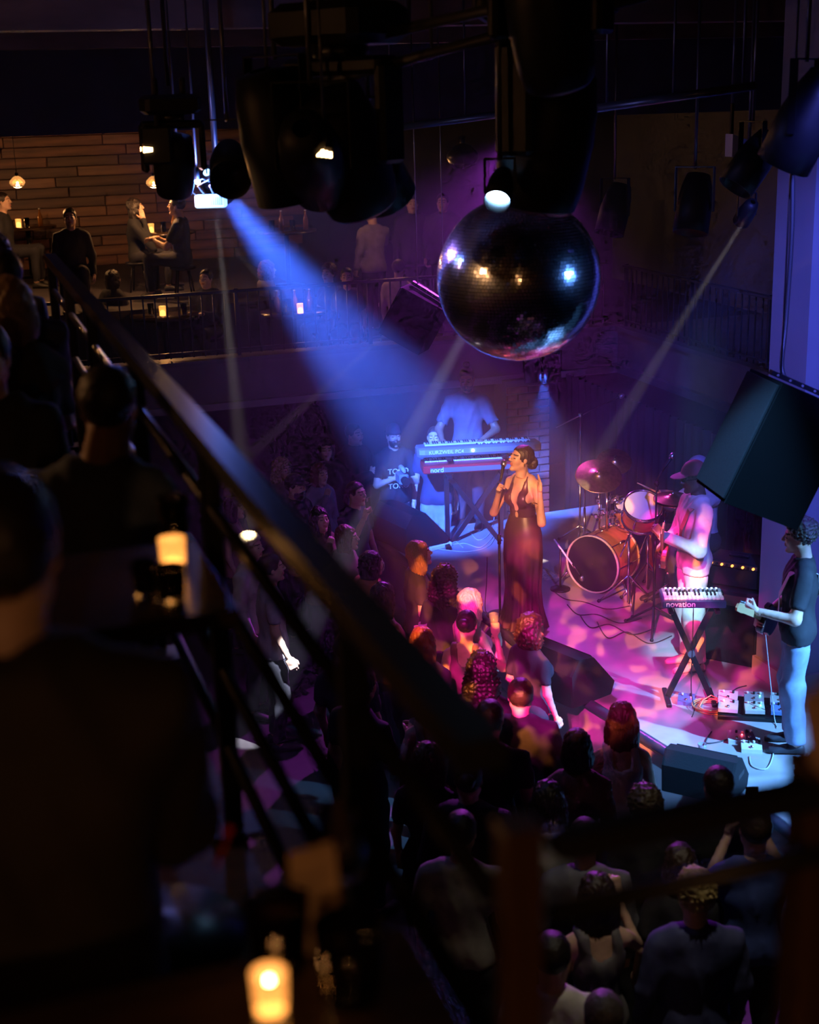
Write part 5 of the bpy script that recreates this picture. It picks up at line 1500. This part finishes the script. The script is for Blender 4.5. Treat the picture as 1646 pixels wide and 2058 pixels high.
held(cm, 'R', 'film_camera', 'blue-lit film camera with a fluffy microphone held by the cameraman', 'camera', lambda t: (
    MB().box((0, .02, .03), (.11, .2, .12), None, 1, .015).obj('body', GREYP, t), MB().lathe([(.04, -.12), (.048, -.1), (.042, .02)], 16, T(0, .1, .03) @ RX(90)).obj('lens_barrel', BLACK, t),
    MB().tube([(0, -.08, .13), (0, -.02, .145), (0, .08, .14), (0, .14, .13)], [.015, .028, .028, .015], 10).obj('fluffy_microphone', mat('wind_muff', (.3, .32, .36), .9, bump=.5, scale=90), t),
    MB().box((-.075, -.02, .05), (.02, .08, .06), None, 1, .006).obj('flip_screen', BLACK, t), MB().ball((.03, -.085, .06), .006, 6).obj('record_light', M_redled, t)), (-.03, .12, .0))
fan(846, 872, 'bald man in a dark shirt and light jeans by the far stage monitor', 'buzz', (.05, .04, .035), ('tee', (.04, .045, .09)), 1.78, 'm', dyaw=-20, lower=('trousers', (.30, .33, .42)))
ph = fan(712, 985, 'person with slicked dark ponytail raising a phone toward the keyboards', 'pony', BLK, ('tee', (.02, .025, .06)), 1.74, 'm', pose='raise', dyaw=0)
held(ph, 'R', 'smartphone', 'phone held up beside the far stage monitor', 'phone', phone, (-.02, .03, .12))
fan(640, 1038, 'dark-haired woman with closed eyes and a hand under her chin', 'long', BLK, ('jacket', (.16, .10, .06)), 1.66, pose='chin', head=(-15, 14, 0), dyaw=-28)
fan(693, 1075, 'woman with auburn hair in a sand coloured scarf', 'long', RDH, ('shawl', (.20, .15, .10)), 1.63, dyaw=-8)
fan(742, 1128, 'dark-haired woman wrapped in a rust orange shawl', 'bob', BLK, ('shawl', (.46, .14, .05)), 1.68)
fan(466, 1015, 'woman with light brown hair framed between the two handrail bars', 'bob', BRN, ('tank', (.4, .2, .2)), 1.62, dyaw=15)
fan(458, 965, 'fair curly head just above the gap in the near handrail', 'curly_short', (.3, .22, .13), ('tee', (.05, .05, .06)), 1.74, 'm')
fan(540, 1135, 'person in a pale lilac shirt lit by a white pencil beam', 'short', BRN, ('tee', (.45, .42, .55)), 1.74, 'm', dyaw=-10)
fan(500, 1092, 'pale blonde head struck by the white pencil beam', 'curly_short', (.6, .5, .3), ('long', (.5, .5, .5)), 1.72, 'm', dyaw=-30)
# --- middle rows
fan(815, 1112, 'woman with long straight copper-blonde hair facing the singer', 'long', (.40, .20, .07), ('tee', (.03, .02, .03)), 1.68, head=(0, 10, 0), dyaw=-20)
fan(893, 1160, 'woman with thick dark brown hair close to the stage edge', 'curly_long', DRK, ('tee', (.02, .015, .02)), 1.70)
pb = fan(925, 1192, 'blonde woman whose hair glows pink by the stage edge', 'long', (.62, .45, .36), ('tank', (.3, .15, .2)), 1.66, pose='clasp', head=(0, 8, 0), dyaw=-35)
cu = fan(768, 1192, 'dark-haired woman lifting a hand below the copper-blonde hair', 'long', BLK, ('tank', (.25, .12, .1)), 1.66, pose='cup')
held(cu, 'R', 'drink_cup', 'plastic cup in the hand of the woman below the copper-blonde hair', 'cup', cupp, (-.02, .09, .03))
fan(848, 1285, 'woman with reddish hair and a blue gleam on top', 'long', RDH, ('jacket', (.03, .02, .03)), 1.66)
cu = fan(905, 1262, 'person with a small dark bun holding up a drink', 'bun', BLK, ('tank', (.2, .1, .1)), 1.66, pose='raise')
held(cu, 'R', 'drink_cup', 'cup raised by the person with the small dark bun', 'cup', cupp, (-.02, .04, .09))
fan(995, 1255, 'smiling woman with a dark wavy bob close to the stage monitor', 'wavy_bob', (.05, .02, .02), ('tee', (.03, .02, .04)), 1.64, dyaw=-45, head=(0, 4, 0))
fan(968, 1340, 'woman with big dark curls in the middle of the crowd', 'curly_long', BLK, ('tee', (.015, .015, .02)), 1.70)
fan(1046, 1392, 'dark-haired man left of the stage monitor in front of the singer', 'short', DRK, ('jacket', (.02, .02, .025)), 1.74, 'm')
fan(984, 1438, 'short-haired man with a bare reddish neck in the middle of the crowd', 'short', BLK, ('tee', (.015, .015, .02)), 1.80, 'm', tone='tan')
fan(1160, 1495, 'person with a smooth black bob in a brown sweater', 'bob', BLK, ('long', (.14, .09, .07)), 1.68)
fan(1250, 1440, 'woman with long brown hair in a white tank top at the stage edge', 'long', (.07, .03, .025), ('tank', (.62, .6, .62)), 1.68, dyaw=-10)
fan(695, 1300, 'man in a dark cap seen under the handrail', 'cap', (.05, .05, .07), ('tee', (.04, .04, .05)), 1.74, 'm')
cu = fan(722, 1372, 'curly dark-haired man under the handrail holding a glass', 'curly_short', DRK, ('tee', (.03, .03, .035)), 1.78, 'm', pose='cup', dyaw=-20)
held(cu, 'R', 'drink_cup', 'drink in the hand of the curly-haired man under the handrail', 'cup', cupp, (-.02, .09, .03))
fan(818, 1402, 'woman with a dark wristband and pale forearm under the handrail', 'long', BLK, ('tank', (.3, .25, .22)), 1.62, pose='raise', dyaw=20)
fan(860, 1520, 'long-haired woman in the dim middle of the floor', 'long', (.12, .06, .03), ('tee', (.03, .03, .03)), 1.66)
fan(940, 1560, 'broad person in black in the dim middle of the floor', 'bun', DRK, ('jacket', (.012, .012, .014)), 1.74, 'm')
fan(1298, 1615, 'person with short dark curls in front of the stage corner', 'curly_short', (.05, .035, .02), ('tee', (.02, .02, .025)), 1.70)
fan(1385, 1588, 'person with dark hair leaning at the stage corner monitor', 'short', DRK, ('tee', (.02, .02, .024)), 1.72, 'm')
# --- nearest rows, below the camera
pw = fan(1090, 1600, 'long-haired woman in a white top with a dark shoulder strap', 'long', BLK, ('tee', (.6, .58, .56)), 1.70)
fan(1400, 1790, 'person with tousled blond hair in a navy jacket with pale shoulders', 'curly_short', (.45, .33, .14), ('long', (.05, .06, .18)), 1.74, 'm')
fan(1235, 1795, 'woman with very long dark hair in a grey top near the bottom', 'long', DRK, ('tank', (.16, .15, .17)), 1.68, pose='raise', dyaw=10)
fan(1110, 1915, 'dark-haired person in a white t-shirt at the bottom of the picture', 'short', BLK, ('tee', (.62, .6, .57)), 1.72, 'm')
fan(1195, 2015, 'person with greying hair at the bottom edge', 'short', (.16, .13, .12), ('tee', (.06, .1, .3)), 1.72, 'm')
fan(925, 1665, 'dark-haired person in a faded grey shirt beside the corner post', 'short', BLK, ('tee', (.3, .28, .26)), 1.74, 'm')
pp = fan(1520, 1660, 'person lifting a phone in front of the stage at lower right', 'short', DRK, ('tee', (.05, .09, .35)), 1.72, 'm', pose='phone', dyaw=-6)
held(pp, 'R', 'smartphone', 'phone lifted above the lower right railing', 'phone', phone, (-.03, .03, .13))
fan(1475, 1720, 'dark-haired woman between the railing bars at lower right', 'bob', DRK, ('tee', (.03, .03, .04)), 1.64)
fan(1310, 1705, 'person in a slate shirt between the railing bars', 'short', BLK, ('long', (.12, .12, .15)), 1.72, 'm')

# --- guests along our own railing, seated, mostly in silhouette
G2 = 'guests seated along the near handrail'
def guest(px, py, label, **k):
    k.setdefault('top', ('tee', (.03, .028, .03))); k.setdefault('group', G2); k.setdefault('pose', 'table'); k.setdefault('yaw', 10)
    return fan(px, py, label, base=MEZZ, sit=k.pop('sit', .46), cell=.02, **k)
guest(100, 725, 'dim man facing the camera over the table by the handrail', hair='short', haircol=BLK, sex='m', h=1.62, sit=.42, pos=(-.45, 3.3), yaw=195, head=(-8, -6, 0))
guest(228, 905, 'guest in a denim shirt leaning toward the handrail', hair='short', haircol=BLK, sex='m', h=1.62, sit=.40, top=('tee', (.14, .19, .30)), yaw=2, lean=(.14, .05), pos=(-.33, 2.4))
guest(60, 1190, 'big dark head of the guest nearest the camera', hair='short', haircol=BLK, sex='m', h=1.80, top=('jacket', (.03, .022, .018)), yaw=16, pos=(-.52, .60))
guest(52, 600, 'guest with fair hair farther along the handrail', hair='bob', haircol=(.2, .12, .07), h=1.66, yaw=32)
guest(125, 540, 'dark-haired guest with a lilac gleam farther along the handrail', hair='short', haircol=BLK, sex='m', h=1.74, top=('long', (.05, .05, .12)), yaw=30)
guest(35, 505, 'curly-haired guest at the left edge by the far end of the handrail', hair='curly_short', haircol=BRN, h=1.7, sex='m')
# --- people on the far terraces
G3 = 'people on the far terraces'
def tier(px, py, label, base=TIER2, sit=.46, **k):
    k.setdefault('group', G3)
    return fan(px, py, label, base=base, sit=sit, cell=.03, **k)
tier(268, 412, 'long-haired woman with a hand on her cheek by the plank wall', yaw=-80, hair='long', haircol=BLK, top=('long', (.012, .012, .014)), pose='cheek', tone='light')
tier(358, 408, 'short-haired man in a dark t-shirt facing the woman by the plank wall', yaw=85, hair='short', haircol=BLK, sex='m', h=1.76, tone='tan', pose='table')
tier(140, 432, 'dark-haired guest turned to the camera under the plank wall', yaw=190, hair='short', haircol=BLK, sex='m', tone='tan', top=('long', (.03, .02, .02)))
tier(2, 400, 'guest half cut off at the left edge under the pendant lamp', yaw=-90, hair='short', haircol=BLK, sex='m', h=1.8)
tier(748, 425, 'standing person in a lilac shirt with a raised elbow', base=TIER1, sit=None, yaw=30, hair='short', haircol=BRN, sex='m', top=('long', (.30, .25, .4)), pose='raise', h=1.80)
tier(828, 405, 'standing man with glasses under the right pendant lamp', base=TIER1, sit=None, yaw=185, hair='short', haircol=BRN, sex='m', top=('jacket', (.03, .025, .03)), h=1.86)
tier(872, 402, 'standing man in shadow right of the man with glasses', base=TIER1, sit=None, yaw=170, hair='short', haircol=BLK, sex='m', top=('jacket', (.03, .025, .03)), h=1.88, tone='tan')
tier(535, 538, 'guest with pink-lit hair and a pale jacket on the lower terrace', base=TIER1, hair='wavy_bob', haircol=(.3, .12, .1), top=('jacket', (.4, .35, .42)), yaw=-60)
tier(662, 545, 'guest with curly hair in the blue haze on the lower terrace', base=TIER1, hair='curly_short', haircol=BRN, top=('tee', (.1, .1, .2)), yaw=150)
tier(697, 552, 'round-faced guest looking out over the terrace railing', base=TIER1, hair='bun', haircol=BLK, top=('tee', (.05, .05, .08)), yaw=178)
tier(800, 535, 'guest in a striped white shirt seated behind the terrace railing', base=TIER1, hair='short', haircol=BRN, sex='m', top=('long', (.62, .5, .5)), yaw=-25)
tier(415, 555, 'dark guest leaning on the table on the lower terrace', base=TIER1, hair='short', haircol=BLK, sex='m', top=('jacket', (.02, .02, .03)), yaw=160, pose='table')
tier(225, 556, 'dark guest with back turned at the left of the lower terrace', base=TIER1, hair='bob', haircol=BLK, top=('jacket', (.02, .02, .03)), yaw=-30)

# --- guest just outside the right edge, a forearm resting on the short railing
ra, _i = person('bare warm-lit forearm of a guest cut off by the right picture edge', Vector((.835, 1.0, MEZZ)), 10, 1.72, 'f', 'light', 'long', BRN, ('tee', (.1, .08, .08)), ('trousers', (.02, .02, .03)),
    sit=.46, arms={'L': ((-.30, .22, 1.48), (-.345, .36, 1.61))}, hands={'L': ('relaxed', (0.1, .5, .5), (.6, .3, -.6))}, cell=.02, group='guests at the near railing')
stool_for('guest whose forearm crosses the right picture edge', Vector((.835, 1.0, MEZZ)), .46)
# ------------------------------------------------------------------ stage haze drifting over the stage and the floor before it
hm = bpy.data.materials.new('stage_haze')
hm.use_nodes = True
nt = hm.node_tree
nt.nodes.remove(nt.nodes['Principled BSDF'])
vs = nt.nodes.new('ShaderNodeVolumeScatter')
vs.inputs['Color'].default_value = (0.92, 0.92, 1.0, 1)
vs.inputs['Anisotropy'].default_value = 0.0
tc = nt.nodes.new('ShaderNodeTexCoord')
sx = nt.nodes.new('ShaderNodeSeparateXYZ')
nt.links.new(tc.outputs['Object'], sx.inputs[0])
def ramp(sock, lo, hi, a, b):
    m = nt.nodes.new('ShaderNodeMapRange'); m.interpolation_type = 'SMOOTHSTEP'
    m.inputs[1].default_value = lo; m.inputs[2].default_value = hi; m.inputs[3].default_value = a; m.inputs[4].default_value = b
    nt.links.new(sock, m.inputs[0]); return m.outputs[0]
def mul(a, b):
    m = nt.nodes.new('ShaderNodeMath'); m.operation = 'MULTIPLY'
    nt.links.new(a, m.inputs[0])
    if isinstance(b, float): m.inputs[1].default_value = b
    else: nt.links.new(b, m.inputs[1])
    return m.outputs[0]
no = nt.nodes.new('ShaderNodeTexNoise'); no.inputs['Scale'].default_value = 0.9; no.inputs['Detail'].default_value = 1.0
nt.links.new(tc.outputs['Object'], no.inputs['Vector'])
d = mul(mul(ramp(sx.outputs[0], 0.3, 1.8, 0.0, 1.0), ramp(sx.outputs[1], 6.3, 7.9, 0.0, 1.0)), mul(ramp(no.outputs[0], 0.3, 0.7, 0.6, 1.3), 0.021))
d = mul(d, ramp(sx.outputs[2], 4.05, 4.6, 1.0, 0.0))
nt.links.new(d, vs.inputs['Density'])
nt.links.new(vs.outputs[0], nt.nodes['Material Output'].inputs['Volume'])
hz = MB().box((3.75, 10.2, 2.0), (6.9, 7.9, 5.1)).obj('haze', hm)
hz.matrix_world = RM
hz['kind'] = 'stuff'; hz['label'] = 'thin stage haze catching the light beams'; hz['category'] = 'haze'
